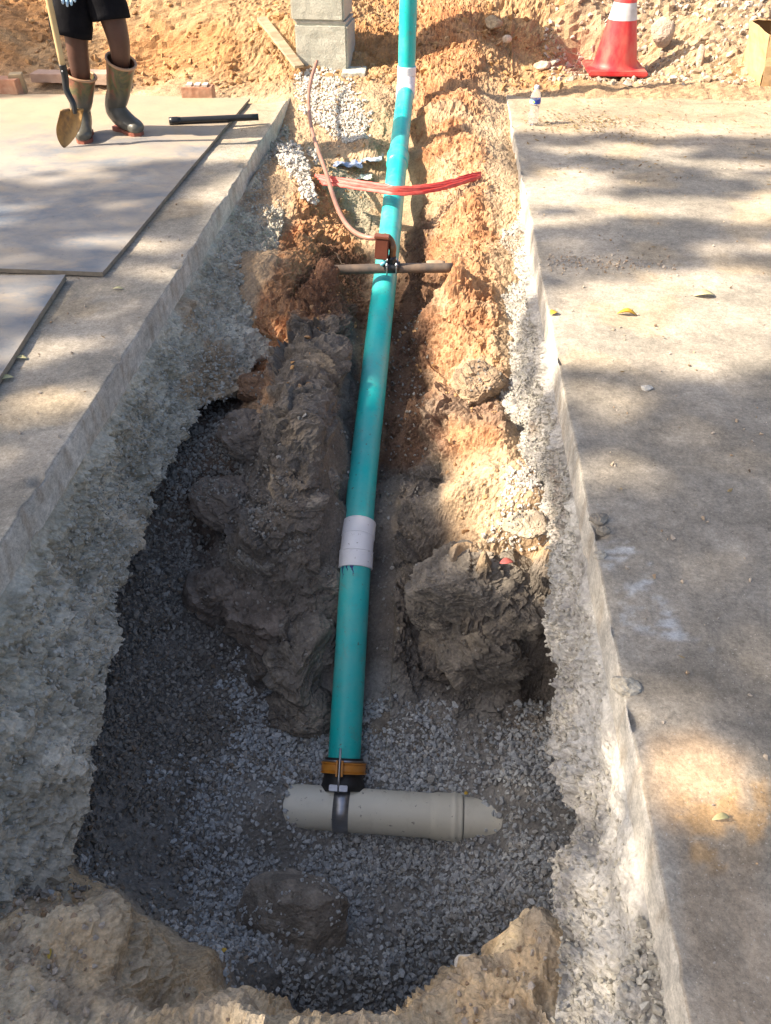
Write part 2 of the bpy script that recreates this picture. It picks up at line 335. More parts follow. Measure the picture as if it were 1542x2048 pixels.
lay(Z_front,(.6,.49,.34)); lay(Z_front*sm(-.1,.3,fbm(P,4,3,8.))*.5,(.62,.44,.25)); lay(Z_front*sm(.1,.3,fbm(P,9,3,28.))*.6,(.36,.3,.23))
lay(pm([(640,330),(700,330),(770,440),(740,480),(700,470)],10)*.8,(.3,.28,.21))
under=((P[:,0]<-1.05)|(P[:,0]>.45))&(P[:,1]<5.95)&(P[:,1]>.2)
# relief
def blur(A,n):
    for ax_ in (0,1):
        for _ in range(2):
            B_=np.cumsum(np.concatenate([np.repeat(np.take(A,[0],ax_),n+1,ax_),A,np.repeat(np.take(A,[-1],ax_),n,ax_)],ax_),ax_)
            m_=A.shape[ax_]; A=(np.take(B_,np.arange(2*n+1,2*n+1+m_),ax_)-np.take(B_,np.arange(0,m_),ax_))/(2*n+1)
    return A
up=np.array([0,0,1.]); gy,gx=np.gradient(blur(GZ,9),ys,xs); Nn=np.stack([-gx,-gy,np.ones_like(gx)],-1).reshape(-1,3); Nn/=np.linalg.norm(Nn,axis=1)[:,None]
steep=np.clip(1-Nn[:,2],0,1)
strat=P*np.array([5,5,26])+np.array([0,0,1])*(P[:,0:1]*9)    # tilted beds
q=.014*fbm(P,9,5)+.006*ridge(P,30,3)
near_=(P[:,1]<7.6)&(P[:,1]>.2)&(np.abs(P[:,0])<3); FP=P+.03*np.stack([noise(P,6,1.),noise(P,6,2.),noise(P,6,3.)],1)
fA=np.zeros(len(P)); fB=fA.copy(); fC=fA.copy(); SQ=np.array([1,1,2.2])
fA[near_]=facet((FP@rot('Y',.3).T*SQ)[near_],6.5); fB[near_]=facet((FP@rot('Y',-.2).T*SQ)[near_],17,5.); fC[near_]=facet(FP[near_],42,9.)
q+=Z_rock*(.18*fA+.2*fB+.14*fC+.025*fbm(P,4,3,3.)+sm(-.35,.2,noise(P,3.,66.))*(.75*ledge(P,7.5,2.,.75,.2)+.3*ledge(P,20,4.,.75,.2)))+Z_clay*(.12*fB+.11*fC+.25*ledge(P,6,12.))+Z_front*(.11*fA+.05*fB+.03*fC)+.05*fC*(1-Z_grav)+.06*fB*(1-Z_grav)
q+=Z_clay*(.02*fbm(P*np.array([1,1,.35]),14,4,2.)+.012*ridge(P*np.array([1,1,.4]),24,3))
q+=Z_dark*.012*ridge(P,30,3); q+=Z_far*(.05*fbm(P,1.3,3,9.)+.02*sm(-.1,.4,noise(P,1.1,40.))*ridge(P,9,4,2.)+.01*ridge(P,20,3)); q+=Z_farR*.015*ridge(P,16,3)
q+=Z_front*(.035*fbm(P,3.5,4,7.)+.012*ridge(P*np.array([1.3,.6,1.])@rot('Z',.5).T,8,3,5.,.5))
q*=1-.65*sm(.3,.6,steep)*(1-Z_front); q*=np.where(under,.25,1); q*=1-.5*Z_pit
core=(np.abs(P[:,0])<7)&(P[:,1]>-2)&(P[:,1]<9.5); q*=core
# keep the bed clear of the pipe
near=np.exp(-((P[:,0]+.24)/.13)**2)*(P[:,1]<5.6)*(P[:,1]>1.4); q=np.where(near>.3,np.minimum(q,.0),q)
P=P+Nn*q[:,None]
GZ2=P[:,2].reshape(GX.shape)
F=gridfaces(len(ys),len(xs))
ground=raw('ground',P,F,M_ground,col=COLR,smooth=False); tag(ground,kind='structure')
def hz(x,y):
    x=np.atleast_1d(x); y=np.atleast_1d(y)
    i=np.clip(np.searchsorted(xs,x)-1,0,len(xs)-2); j=np.clip(np.searchsorted(ys,y)-1,0,len(ys)-2)
    u=(x-xs[i])/(xs[i+1]-xs[i]); v=(y-ys[j])/(ys[j+1]-ys[j])
    return (GZ2[j,i]*(1-u)+GZ2[j,i+1]*u)*(1-v)+(GZ2[j+1,i]*(1-u)+GZ2[j+1,i+1]*u)*v
# ------------------------------------------------------------------ PAVEMENTS
EL,ER=-1.07,.43
def pavement(name,side):
    xe=EL if side<0 else ER
    d=spaced([(0,.03,.006),(.03,.5,.012),(.5,2.0,.03),(2.0,6,.12),(6,7,1)])
    yy=spaced([(-1.5,.2,.1),(.2,3.2,.0125),(3.2,6.05 if side<0 else 6.45,.02)]) 
    yend=6.05 if side<0 else 6.45
    face=np.array([-.105,-.1,-.085,-.07,-.055,-.04,-.025,-.012,-.004])
    Y,K=np.meshgrid(yy,np.arange(len(face)+len(d)),indexing='ij')
    e=xe+side*(.004*noise(np.stack([yy*0,yy,yy*0],1),1.5)+.0018*noise(np.stack([yy*0+3,yy,yy*0],1),40.)+.03*np.clip(noise(np.stack([yy*0+7,yy,yy*0],1),7.)-.4,0,1))
    X=np.zeros_like(Y); Z=np.zeros_like(Y)
    nf=len(face)
    for k in range(nf): X[:,k]=e+side*.002*(k==nf-1); Z[:,k]=face[k]
    for k in range(len(d)): X[:,nf+k]=e+side*(d[k]+.003); Z[:,nf+k]=0
    Q=np.stack([X,Y,Z],-1).reshape(-1,3); K=K.ravel(); top=K>=nf
    dist=side*(Q[:,0]-xe)
    Q[:,2]+=top*(.0035*fbm(Q,6,4)+.0015*fbm(Q,45,3))
    Q[:,0]+=(~top)*(.0022*fbm(Q,26,3)+.001*noise(Q,90))
    chip=np.clip(noise(Q*np.array([.3,1,.3]),9,3.)-.32,0,1)*sm(.05,0,dist); Q[:,2]-=top*chip*.09
    # far end sinks under the soil
    Q[:,2]-=top*.1*sm(yend-.3,yend-.05,Q[:,1]+.12*fbm(Q,2,3))
    a,b=pix(Q); 
    cc=np.tile(np.array([.44,.39,.32]),(len(Q),1))
    def ly(mk,c2): 
        nonlocal cc; mk=mk[:,None]; cc=cc*(1-mk)+np.array(c2)*mk
    ly(sm(-.15,.3,fbm(Q*np.array([1,1.6,1]),1.1,4,2.))*.7*top,(.27,.25,.21))
    ly(sm(.1,.4,fbm(Q,2.3,4,12.))*.6*top,(.5,.4,.27))
    ly(sm(4.6,5.6,Q[:,1]+.3*fbm(Q,1,2))*.7*top,(.44,.33,.215))
    if side>0:
        worn=sm(2.6,1.9,Q[:,1]+.3*fbm(Q,2,3)); ly(worn*.85*top,(.285,.255,.21)); ly(worn*sm(-.1,.3,fbm(Q,5,4,33.))*.5*top,(.44,.39,.32))
        ja=a+14*fbm(Q,9,3); jb=b+10*fbm(Q,9,3,4.)
        for poly in ([(1205,1085),(1300,1090),(1312,1190),(1240,1240),(1215,1150)],[(1240,1245),(1372,1240),(1370,1275),(1245,1285)],[(1310,1180),(1390,1260),(1420,1300),(1340,1290)]):
            ly(polymask(ja,jb,poly,12)*.75*top*sm(-.2,.3,fbm(Q*np.array([.35,2.2,1]),48,4))*sm(-.2,.2,fbm(Q,12,3,3.)),(.56,.57,.57))
        ly(sm(.0,.3,fbm(Q,3,4,22.))*sm(1.0,.6,Q[:,1])*.35*top,(.42,.3,.18))
        ly(polymask(ja,jb,[(1290,1480),(1400,1460),(1490,1520),(1480,1640),(1330,1660),(1290,1600)],30)*.7*top,(.6,.42,.26))  # pool of sun painted into the slab colour as a peach patch
        ly(polymask(ja,jb,[(1335,1600),(1542,1560),(1542,1720),(1380,1750)],18)*.5*top*sm(-.1,.2,fbm(Q,14,3)),(.62,.36,.13))
    ly(sm(.06,.0,dist)*.35*top,(.5,.46,.39))
    ly((~top)*1.,(.6,.565,.5)); ly((~top)*sm(.1,.5,fbm(Q*np.array([1,4,1]),5,3))*.5,(.4,.33,.25))
    nr,nc=Y.shape; F=gridfaces(nr,nc)
    if side<0: F=F[:,::-1]
    # underside + end skirts so that the slab is a solid
    o=raw(name,Q,F,M_pave,col=cc); tag(o,kind='structure'); return o
pavement('pavement_left',-1); pavement('pavement_right',1)
# ------------------------------------------------------------------ STONES
def hull_stones(n,flat=.75,pts=12):
    out=[]
    for i in range(n):
        bm=bmesh.new()
        for k in range(pts):
            v=np.array([random.gauss(0,1) for _ in range(3)]); v/=np.linalg.norm(v); v*=random.uniform(.8,1.05)
            v*=np.array([1,random.uniform(.6,.95),random.uniform(.45,flat)]); bm.verts.new(v)
        bmesh.ops.convex_hull(bm,input=bm.verts); bmesh.ops.delete(bm,geom=[g for g in bm.verts if not g.link_faces],context='VERTS')
        bmesh.ops.triangulate(bm,faces=bm.faces); bm.verts.index_update()
        out.append((np.array([v.co[:] for v in bm.verts]),np.array([[v.index for v in f.verts] for f in bm.faces]))); bm.free()
    return out
HS=hull_stones(24); HF=hull_stones(12,.4,9)
def randrot(n):
    q=rng.normal(size=(n,4)); q/=np.linalg.norm(q,axis=1)[:,None]; a,b,c_,d=q.T
    return np.stack([1-2*(c_*c_+d*d),2*(b*c_-a*d),2*(b*d+a*c_),2*(b*c_+a*d),1-2*(b*b+d*d),2*(c_*d-a*b),2*(b*d-a*c_),2*(c_*d+a*b),1-2*(b*b+c_*c_)],-1).reshape(n,3,3)
def scatter(pos,size,src=None,flatrot=False):
    src=src or HS; pos=np.asarray(pos); n=len(pos); R_=randrot(n); Vs=[];Fs=[];o=0
    if flatrot:
        a=rng.uniform(0,6.28,n); t=rng.normal(0,.22,n); ca,sa,ct,st=np.cos(a),np.sin(a),np.cos(t),np.sin(t); z=np.zeros(n); o1=np.ones(n)
        A=np.stack([ca,-sa,z,sa,ca,z,z,z,o1],-1).reshape(n,3,3); B=np.stack([o1,z,z,z,ct,-st,z,st,ct],-1).reshape(n,3,3); R_=B@A
    kind=rng.integers(0,len(src),n)
    for k in range(len(src)):
        idx=np.where(kind==k)[0]
        if not len(idx): continue
        v,f=src[k]; VV=np.einsum('nij,vj->nvi',R_[idx],v)*np.asarray(size)[idx][:,None,None]+pos[idx][:,None]
        Vs.append(VV.reshape(-1,3)); Fs.append((f[None]+np.arange(len(idx))[:,None,None]*len(v)+o).reshape(-1,3)); o+=len(idx)*len(v)
    return np.vstack(Vs),np.vstack(Fs)
def sizes(n,a,b,p=1.6): return a+(b-a)*rng.random(n)**p
def sample(x0,x1,y0,y1,n): return rng.uniform(x0,x1,n),rng.uniform(y0,y1,n)
def seed3(x,y,z=None):
    z=hz(x,y) if z is None else z; return np.stack([x,y,z],1)
# 1: gravel bedding in the pit and the heap on its left
x,y=sample(-1.45,.85,.62,3.2,105000); p3=seed3(x,y); a,b=pix(p3); a=a+22*fbm(p3,7,3); b=b+22*fbm(p3,7,3,5.)
mk=((p3[:,1]<1.62+.15*noise(p3,4))&(p3[:,2]<-.88))|((polymask(a,b,[(110,1760),(150,1300),(250,1050),(370,800),(480,800),(500,990),(440,1130),(500,1300),(570,1480),(560,1820)],8)>.5))|((p3[:,0]<-.85)&(p3[:,1]<2.6))|((p3[:,0]>.4)&(p3[:,1]<1.7)&(p3[:,2]<-.7))
thin=fbm(p3,3.2,3,40.); mk&=rng.random(len(x))>sm(.12,.45,thin)*.75; mk&=(p3[:,1]>.72)|(p3[:,2]<-.8)
# clean boulder/earth patch left free of gravel
p3=p3[mk]; s=sizes(len(p3),.0045,.0145,1.3); s*=np.where(rng.random(len(s))<.03,1.5,1); p3[:,2]+=rng.uniform(-.3,1.0,len(s))*s
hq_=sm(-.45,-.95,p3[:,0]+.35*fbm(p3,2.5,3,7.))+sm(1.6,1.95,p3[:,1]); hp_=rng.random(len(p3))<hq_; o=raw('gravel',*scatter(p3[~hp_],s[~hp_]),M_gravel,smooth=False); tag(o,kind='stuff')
o=raw('gravel',*scatter(p3[hp_],s[hp_]),M_dirtshade,smooth=False); tag(o,kind='stuff')  # heap stones under the left face take the shade-darkened colour
# 2: pale gravel on lit shelf, ledges, scattered bits in the trench
def region(poly,n,x0,x1,y0,y1,soft=10):
    x,y=sample(x0,x1,y0,y1,n); p=seed3(x,y); a,b=pix(p); a=a+14*fbm(p,8,3); b=b+14*fbm(p,8,3,5.); return p[rng.random(len(p))<polymask(a,b,poly,soft)]
pp=[region([(960,1080),(1000,1000),(1010,930),(1070,920),(1100,1040),(1100,1100),(1000,1100)],9000,-.1,.6,1.5,2.6),
    region([(740,1130),(830,1110),(830,1060),(880,1100),(900,1150),(780,1150)],300,-.3,.3,1.5,2.6)]
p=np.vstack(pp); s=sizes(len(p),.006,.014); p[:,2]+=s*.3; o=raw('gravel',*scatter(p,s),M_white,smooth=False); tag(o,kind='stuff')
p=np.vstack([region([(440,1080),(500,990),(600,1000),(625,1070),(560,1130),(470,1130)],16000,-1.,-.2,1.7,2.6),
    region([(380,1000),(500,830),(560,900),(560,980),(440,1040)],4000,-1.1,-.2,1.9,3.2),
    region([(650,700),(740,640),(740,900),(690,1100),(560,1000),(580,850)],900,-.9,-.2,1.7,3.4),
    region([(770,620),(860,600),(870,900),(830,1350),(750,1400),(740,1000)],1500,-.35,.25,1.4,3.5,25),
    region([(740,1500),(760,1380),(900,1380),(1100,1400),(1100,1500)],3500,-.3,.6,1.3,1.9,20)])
s=sizes(len(p),.004,.0125); p[:,2]+=s*.4; o=raw('gravel',*scatter(p,s),M_dirtshade,smooth=False); tag(o,kind='stuff')
# white stone patch by the column
p=region([(590,160),(640,128),(690,170),(745,235),(735,275),(690,290),(640,255),(600,215)],16000,-1.5,-.3,4.2,6.6,8); s=sizes(len(p),.008,.017,1.2); p[:,2]+=s*.6
o=raw('gravel',*scatter(p,s),M_white,smooth=False); tag(o,kind='stuff')
# 3: stones and clods of the banks
x,y=sample(.75,6,6.3,9,15000); p=seed3(x,y); k=(noise(p,1.5)>-.35)|(rng.random(len(p))<.3); p=p[k]; s=sizes(len(p),.006,.04,3.2); p[:,2]+=s*.2
o=raw('stony_rubble',*scatter(p,s),M_warm,smooth=False); tag(o,kind='stuff')
x,y=sample(-6,.9,6.1,9,8000); p=seed3(x,y); p=p[(noise(p,1.7,30.)>.0)|(rng.random(len(p))<.2)]; s=sizes(len(p),.006,.04,3); p[:,2]+=s*.15
q1=region([(800,650),(870,650),(1000,700),(1000,1000),(900,1100),(880,900)],900,-.3,.6,1.6,3.6,20); q2=region([(560,600),(700,520),(720,700),(600,780),(500,800)],700,-1.2,-.2,2.4,3.9,20)
q3=region([(840,560),(870,300),(980,300),(990,600)],500,-.2,.5,3,5.4,20)
q4=region([(600,300),(740,290),(770,400),(640,400)],500,-1,-.1,4,5.6,20)
p=np.vstack([p,q1,q2,q3,q4]); s=np.concatenate([s,sizes(len(q1)+len(q2)+len(q3)+len(q4),.004,.018,2)])
o=raw('clay_clods',*scatter(p,s),M_clod,smooth=False); tag(o,kind='stuff')
# stones on the near mounds
p=np.vstack([region([(0,1770),(180,1790),(150,1960),(60,2000),(0,1990)],1100,-1.2,-.3,.3,1,20),region([(400,1880),(480,1800),(560,1830),(560,1960),(460,1960)],500,-.7,0,.5,1,20),region([(900,1960),(1060,1900),(1080,2040),(900,2040)],500,-.1,.5,.3,1,20),region([(0,1800),(240,1820),(480,2048),(0,2048)],1500,-1.2,0,.25,1,10),region([(450,2020),(900,1990),(1080,1850),(1090,2048),(450,2048)],700,-.4,.5,.25,1,10)])
s=sizes(len(p),.004,.013,2); p[:,2]+=s*.4; o=raw('gravel',*scatter(p,s),M_warm,smooth=False); tag(o,kind='stuff')
# grit and leaf litter on the slabs
def on_slab(n,x0,x1,y0,y1,f):
    x,y=sample(x0,x1,y0,y1,n); p=np.stack([x,y,x*0+.002],1); return p[rng.random(n)<f(p)]
p=np.vstack([on_slab(9000,.45,4,.3,6.3,lambda p: .25+.5*(noise(p,2.5)>.2)),on_slab(3600,-4,-1.09,1,6,lambda p:.25+.5*(noise(p,2.5,9.)>.2)),
   on_slab(4500,.47,1.0,3.0,3.4,lambda p:np.exp(-((p[:,1]-3.2)/.07)**2)*(1.2-p[:,0]))])
s=sizes(len(p),.0015,.009,3.5); p[:,2]+=s*.2; o=raw('grit',*scatter(p,s),M_warm,smooth=False); tag(o,kind='stuff')
p=np.vstack([on_slab(9000,.5,1.9,4.8,6.1,lambda p:np.exp(-((p[:,0]-.9)/.3)**2-((p[:,1]-5.35)/.2)**2)),on_slab(2600,.5,3.5,4.2,6.4,lambda p:.3+.7*(noise(p,3)>.15)),on_slab(260,.45,3,.4,4.5,lambda p:.3+0*p[:,0]),on_slab(200,-3,-1.1,1.5,5.8,lambda p:.3+0*p[:,0])])
s=sizes(len(p),.004,.02,1.8); p[:,2]+=.004
V,F=scatter(p,s,[(v*np.array([1,.4,.28]),f) for v,f in HF],True); o=raw('leaf_litter',V,F,M_litter,smooth=False); tag(o,kind='stuff')
# ------------------------------------------------------------------ ROUGH CONCRETE FACES BELOW THE SLABS
def wallmesh(name,keys,side,label,cat,stones,colA,colB):
    keys=np.array(keys); Y=spaced([(keys[0,0],keys[-1,0],.0075)]); kx=np.interp(Y,keys[:,0],keys[:,1]); kz=np.interp(Y,keys[:,0],keys[:,2])
    xt=(EL if side<0 else ER)+side*.006
    nj=np.stack([Y*0,Y,Y*0],1); kx=kx+.02*fbm(nj,4,4)-side*0; kz=kz+.03*fbm(nj,5,4,3.)
    m=64; V=[]
    s_=np.linspace(0,1,m)
    # profile: down the face, then back underneath
    for i,y in enumerate(Y):
        top=np.array([xt,-.1]); bot=np.array([kx[i],kz[i]]); mid=(top+bot)/2+np.array([side*.02,-.02])
        back=np.array([kx[i]+side*.16,kz[i]+.03]); back2=np.array([kx[i]+side*.45,kz[i]+.16])
        C_=np.array([top,mid,bot,back,back2]); C_[1:,1]=np.minimum(C_[1:,1],-.112); t=np.array([0,.3,.66,.82,1.])
        X=np.interp(s_,t,C_[:,0]); Zz=np.interp(s_,t,C_[:,1]); V.append(np.stack([X,np.full(m,y),Zz],1))
    V=np.array(V); dY=np.gradient(V,axis=0); dS=np.gradient(V,axis=1); N=np.cross(dY,dS); N/=np.linalg.norm(N,axis=2)[...,None]
    if side>0: N=-N
    N=-N if N[len(Y)//2,10,0]*(-side)<0 else N
    Vf=V.reshape(-1,3); Nf=N.reshape(-1,3); fade=np.tile(sm(0,.08,s_),len(Y))
    rgh=np.ones(len(Vf)) if side<0 else np.clip(.25+sm(.25,.5,np.tile(s_,len(Y)))+sm(1.3,2.,Vf[:,1])+.7*sm(.1,.4,noise(Vf,3,7.)),0,1)
    dd=fade*(.03*fbm(Vf,5,3,2.)+rgh*(.016*ridge(Vf,14,3,5.)+.3*facet(Vf,20,5.)+.45*facet(Vf,48,8.)+.3*facet(Vf,95,3.)+.008*ridge(Vf,50,2,9.))+.004*fbm(Vf,30,3))
    Vd=Vf+Nf*dd[:,None]
    g=sm(-.3,.35,fbm(Vf,4,4,60.)+.5*noise(Vf,55,3.))[:,None]; cc=np.array(colA)*(1-g)+np.array(colB)*g
    br=(sm(.15,.45,fbm(Vf,3,3,90.))*sm(1.4,2.6,Vf[:,1]))[:,None]*.5; cc=cc*(1-br)+np.array([.4,.25,.13])*br
    Fq=gridfaces(len(Y),m); Ft=np.vstack([Fq[:,[0,1,2]],Fq[:,[0,2,3]]])
    if side>0: Ft=Ft[:,::-1]
    # stones cast into the face
    idx=rng.integers(0,len(Vd),stones); ii=idx%m; keep=(ii>5)&(rng.random(len(idx))<rgh[idx]); idx=idx[keep]; s=sizes(len(idx),.004,.014 if side<0 else .010,2.); pos=Vd[idx]+Nf[idx]*(s*rng.uniform(-.35,.35,len(s)))[:,None]+rng.normal(0,.003,(len(s),3))
    SV,SF=scatter(pos,s); sc=np.repeat(cc[idx],1,axis=0)
    VV=np.vstack([Vd,SV]); FF=np.vstack([Ft,SF+len(Vd)]); mi=np.concatenate([np.zeros(len(Ft)),np.ones(len(SF))])
    colr=np.vstack([cc,np.tile([.33,.31,.27],(len(SV),1))])
    o=raw(name,VV,FF,[M_wall,M_wallstone],col=colr,midx=mi)
    o.data.polygons.foreach_set('use_smooth',mi<-1); tag(o,label,cat); return o
wallmesh('concrete_wall',[(.2,-.86,-.7),(.7,-.85,-.66),(.86,-.84,-.58),(1.0,-.82,-.47),(1.4,-.9,-.46),(1.75,-.97,-.44),(2.08,-1.0,-.44),(2.3,-.95,-.40),(2.52,-.91,-.36),(2.72,-.82,-.4),(3.05,-.75,-.4),(3.4,-.78,-.3),(3.9,-.82,-.22),(4.4,-.86,-.16),(5.0,-.96,-.13),(5.7,-1.03,-.12)],-1,
  'rough undercut face of grey stony concrete below the left slab, with the steel sheets above it','wall',17000,(.44,.4,.315),(.58,.53,.43))
wallmesh('concrete_wall',[(.2,.27,-.42),(.5,.29,-.40),(.7,.33,-.43),(.95,.38,-.43),(1.3,.377,-.45),(1.5,.395,-.42),(1.83,.415,-.4),(2.22,.375,-.38),(2.46,.33,-.37),(2.98,.285,-.33),(3.46,.275,-.3),(3.94,.33,-.2),(4.5,.36,-.16),(5.2,.38,-.12),(6.2,.42,-.115)],1,
  'pale battered face of stony concrete below the right slab, running down to the bottom right corner','wall',24000,(.43,.41,.38),(.55,.53,.49))
# ------------------------------------------------------------------ BOULDERS
def boulder(name,c_,r,label,seed,colA=(.19,.168,.142),colB=(.28,.245,.2),rz=0,strata=1.,cuts=11,sub=6,cat='rock',tilt=0):
    rs=np.random.default_rng(seed); bm=bmesh.new(); bmesh.ops.create_icosphere(bm,subdivisions=sub,radius=1)
    V=np.array([v.co[:] for v in bm.verts]); F=np.array([[v.index for v in f.verts] for f in bm.faces]); bm.free()
    n=rs.normal(size=(cuts,3)); n/=np.linalg.norm(n,axis=1)[:,None]; dd=rs.uniform(.62,.9,cuts)
    dt=np.maximum(V@n.T,1e-3); rr=np.minimum((dd/dt).min(1),1.05); rr=rr*.85+.15; V=V*rr[:,None]*np.array(r)
    Rm=rot('Z',rz)@rot('Y',tilt); sd=seed*3.7
    N=V/np.linalg.norm(V,axis=1)[:,None]; mr=min(r)
    st=V*np.array([.25,.25,1.])@rot('Y',.35).T
    WV=V/mr+.12*np.stack([noise(V/mr,2,sd),noise(V/mr,2,sd+3),noise(V/mr,2,sd+6)],1); TQ=np.array([1,1,1+1.6*min(strata,1.3)])
    k_1=min(strata+.35,1.2); d_=mr*(.08*fbm(V/mr,1.1,3,sd)+k_1*(.12*facet(WV@rot('Y',.35).T*TQ,1.3,sd)+.18*facet(WV@rot('Y',.3).T*TQ,3.4,sd+1)+.1*facet(WV,9,sd+2))+(strata>.3)*(.7*ledge(V/mr,2.2,sd,.6,.2-rz)+.35*ledge(V/mr,6.5,sd+3,.6,.2-rz))*sm(-.5,.1,noise(V/mr,1.1,sd+8))+.015*fbm(V/mr,14,3,sd+4))
    m0=np.median(d_); lim=.16*mr; d_=m0+lim*np.tanh((d_-m0)/lim)
    V=V+N*d_[:,None]; g=sm(-.2,.3,fbm(V/mr,1.8,4,sd+9))[:,None]
    cc=np.array(colA)*(1-g)+np.array(colB)*g; V=V@Rm.T
    o=raw(name,V,F,M_rock,col=cc,smooth=False); o.location=c_; return tag(o,label,cat)
def B(px,py,z,r,label,seed,**k):
    p=at(px,py,z=z); return boulder('boulder',tuple(p+np.array([0,r[1]*.5,-r[2]*.35])),r,label,seed,**k)
B(585,1330,-.88,(.15,.17,.17),'large grey-brown rock bulging out just left of the green pipe, above the gravel',3,rz=.4,strata=1.3)
B(590,1440,-1.03,(.13,.1,.09),'low smooth rock at the foot of the rock face, left of the green pipe end',5,rz=.2)
B(500,1120,-.62,(.12,.1,.05),'flat overhanging rock plate carrying grey gravel in the dark left hollow',8,rz=-.2,strata=.5)
B(625,1170,-.74,(.09,.12,.09),'pale split rock right beside the green pipe below the white elbow',12,rz=.9)
B(960,1320,-.84,(.19,.15,.16),'big layered grey rock on the right, its pointed lower end above the gravel',21,rz=-.2,strata=1.6)
B(1040,1200,-.62,(.17,.14,.13),'dark crumbly rock block wedged under the right concrete face',25,rz=.5,strata=.6)
for i,(px_,py_,z,r_,lb) in enumerate([(500,880,-.42,(.15,.12,.08),'brown layered rock at the back of the left hollow, under the concrete face'),(455,1010,-.55,(.14,.12,.09),'dark rock step between the left gravel heap and the flat overhanging plate'),(440,1200,-.78,(.12,.13,.12),'dark rock bulge at the left end of the rock face, beside the gravel heap'),(520,1240,-.80,(.16,.15,.15),'broad grey rock in the middle of the left rock face'),(520,780,-.37,(.11,.1,.06),'reddish brown rock tucked under the lowest tip of the left concrete face')]):
    B(px_,py_,z,r_,lb,101+i*3,rz=.5-.3*i,strata=1.5,cuts=10,sub=5,tilt=.2,colA=(.17,.14,.115) if i!=4 else (.2,.12,.075),colB=(.24,.2,.165) if i!=4 else (.26,.16,.1))
B(945,1175,-.585,(.2,.12,.13),'broad rock block forming the drop below the sunlit shelf, right of the green pipe',23,rz=.15,strata=1.1)
B(860,1230,-.78,(.10,.12,.09),'worn grey rock just right of the pipe, before the big layered rock',29,rz=.3)
B(780,1440,-1.05,(.12,.09,.07),'small low rock right of the pipe end, half buried at the edge of the gravel',31,rz=.3,strata=.4)
B(1060,1055,-.37,(.085,.055,.035),'flat tan stone lying among white gravel on the sunlit shelf',35,colA=(.4,.33,.25),colB=(.5,.42,.32),strata=.5)
B(960,770,-.27,(.09,.1,.07),'brown jagged rock poking out of the sunlit clay bank',37,colA=(.3,.22,.15),colB=(.4,.29,.19))
B(590,1870,-1.06,(.19,.12,.14),'dark smooth boulder with pebbles on it, rising from gravel at the picture bottom',41,strata=.1,cuts=8,rz=-.3,colA=(.23,.205,.175),colB=(.32,.285,.24))
for i,(px_,py_,z,r,lb) in enumerate([(590,900,-.37,(.12,.13,.06),'layered rock shelf left of the pipe, level with the dark hollow'),(625,780,-.33,(.08,.11,.06),'jagged layered rock left of the pipe, below the brown roots'),(630,960,-.47,(.08,.1,.07),'layered rock edge touching the left side of the pipe above the white elbow'),
     (560,830,-.37,(.1,.1,.06),'broken rock slab at the back of the dark hollow on the left'),(640,680,-.33,(.07,.08,.05),'small jagged rock uppermost in the layered outcrop left of the pipe'),(600,1000,-.48,(.11,.09,.05),'gravel-topped rock step left of the white elbow')]):
    B(px_,py_,z,r,lb,51+i,rz=.4*i,strata=1.8,cuts=14,sub=5,tilt=.25)
def crumbs(name_seed,o,n,mat,smin=.004,smax=.011):
    me=o.data; k=len(me.vertices); co=np.empty(k*3,np.float32); me.vertices.foreach_get('co',co); co=co.reshape(-1,3); no=np.empty(k*3,np.float32); me.vertices.foreach_get('normal',no); no=no.reshape(-1,3)
    w_=np.where((no[:,2]>.55)&(noise(co,9,name_seed)>-.05))[0]
    if len(w_)<5: return
    idx=rng.choice(w_,min(n,len(w_)),replace=False); s_=sizes(len(idx),smin,smax,1.6); p_=co[idx]+np.array(o.location)+np.array([0,0,.3])*s_[:,None]
    g_=raw('gravel',*scatter(p_,s_),mat,smooth=False); tag(g_,kind='stuff')
for o_ in [x for x in list(COL.objects) if x.name.startswith('boulder')]:
    crumbs(len(o_['label'])%37,o_,170 if ('plate' in o_['label'] or 'gravel-topped' in o_['label']) else 90 if 'bottom' in o_['label'] else 35,M_gravel if 'bottom' in o_['label'] else M_dirtshade)
def rock(px_,py_,z,r,label,seed,ca,cb,**k):
    p=at(px_,py_,z=z); x_,y_=p[0],p[1]
    o=boulder('stone',(x_,y_,z+r[2]*.3),r,label,seed,colA=ca,colB=cb,sub=4,strata=.2,**k); o['category']='stone'; return o
PA,PB=(.5,.4,.31),(.58,.47,.37)
rock(1325,72,.21,(.1,.05,.1),'large flat pinkish stone on the rubble slope between cone and cardboard box',61,PA,PB,cuts=9)
rock(1398,125,.09,(.03,.04,.1),'narrow upright stone in the rubble slope right of the large flat one',62,PA,PB)
rock(1432,100,.14,(.05,.05,.035),'small angular stone in the rubble slope near the box',63,PA,PB)
rock(985,52,.28,(.07,.06,.05),'dark tan stone high on the bank right of the green riser',64,(.36,.27,.18),(.45,.34,.22))
rock(1012,80,.22,(.04,.04,.03),'small pale stone on the bank below the dark tan one',65,PA,PB)
rock(940,1930,-.6,(.035,.025,.018),'white stone on the edge of the sandy mound at the bottom of the pit',66,(.66,.62,.56),(.75,.72,.66))
rock(1292,777,.0,(.022,.015,.008),'lone pale pebble lying on the right pavement',67,(.55,.52,.46),(.65,.62,.56))
rock(665,790-660,.1,(.05,.05,.04),'pale block fragment at the foot of the block column where the brown tube starts',68,(.6,.57,.5),(.68,.65,.58))
rock(1086,135,.05,(.07,.05,.04),'pale chunk at the foot of the rubble slope left of the cone',69,PA,PB)
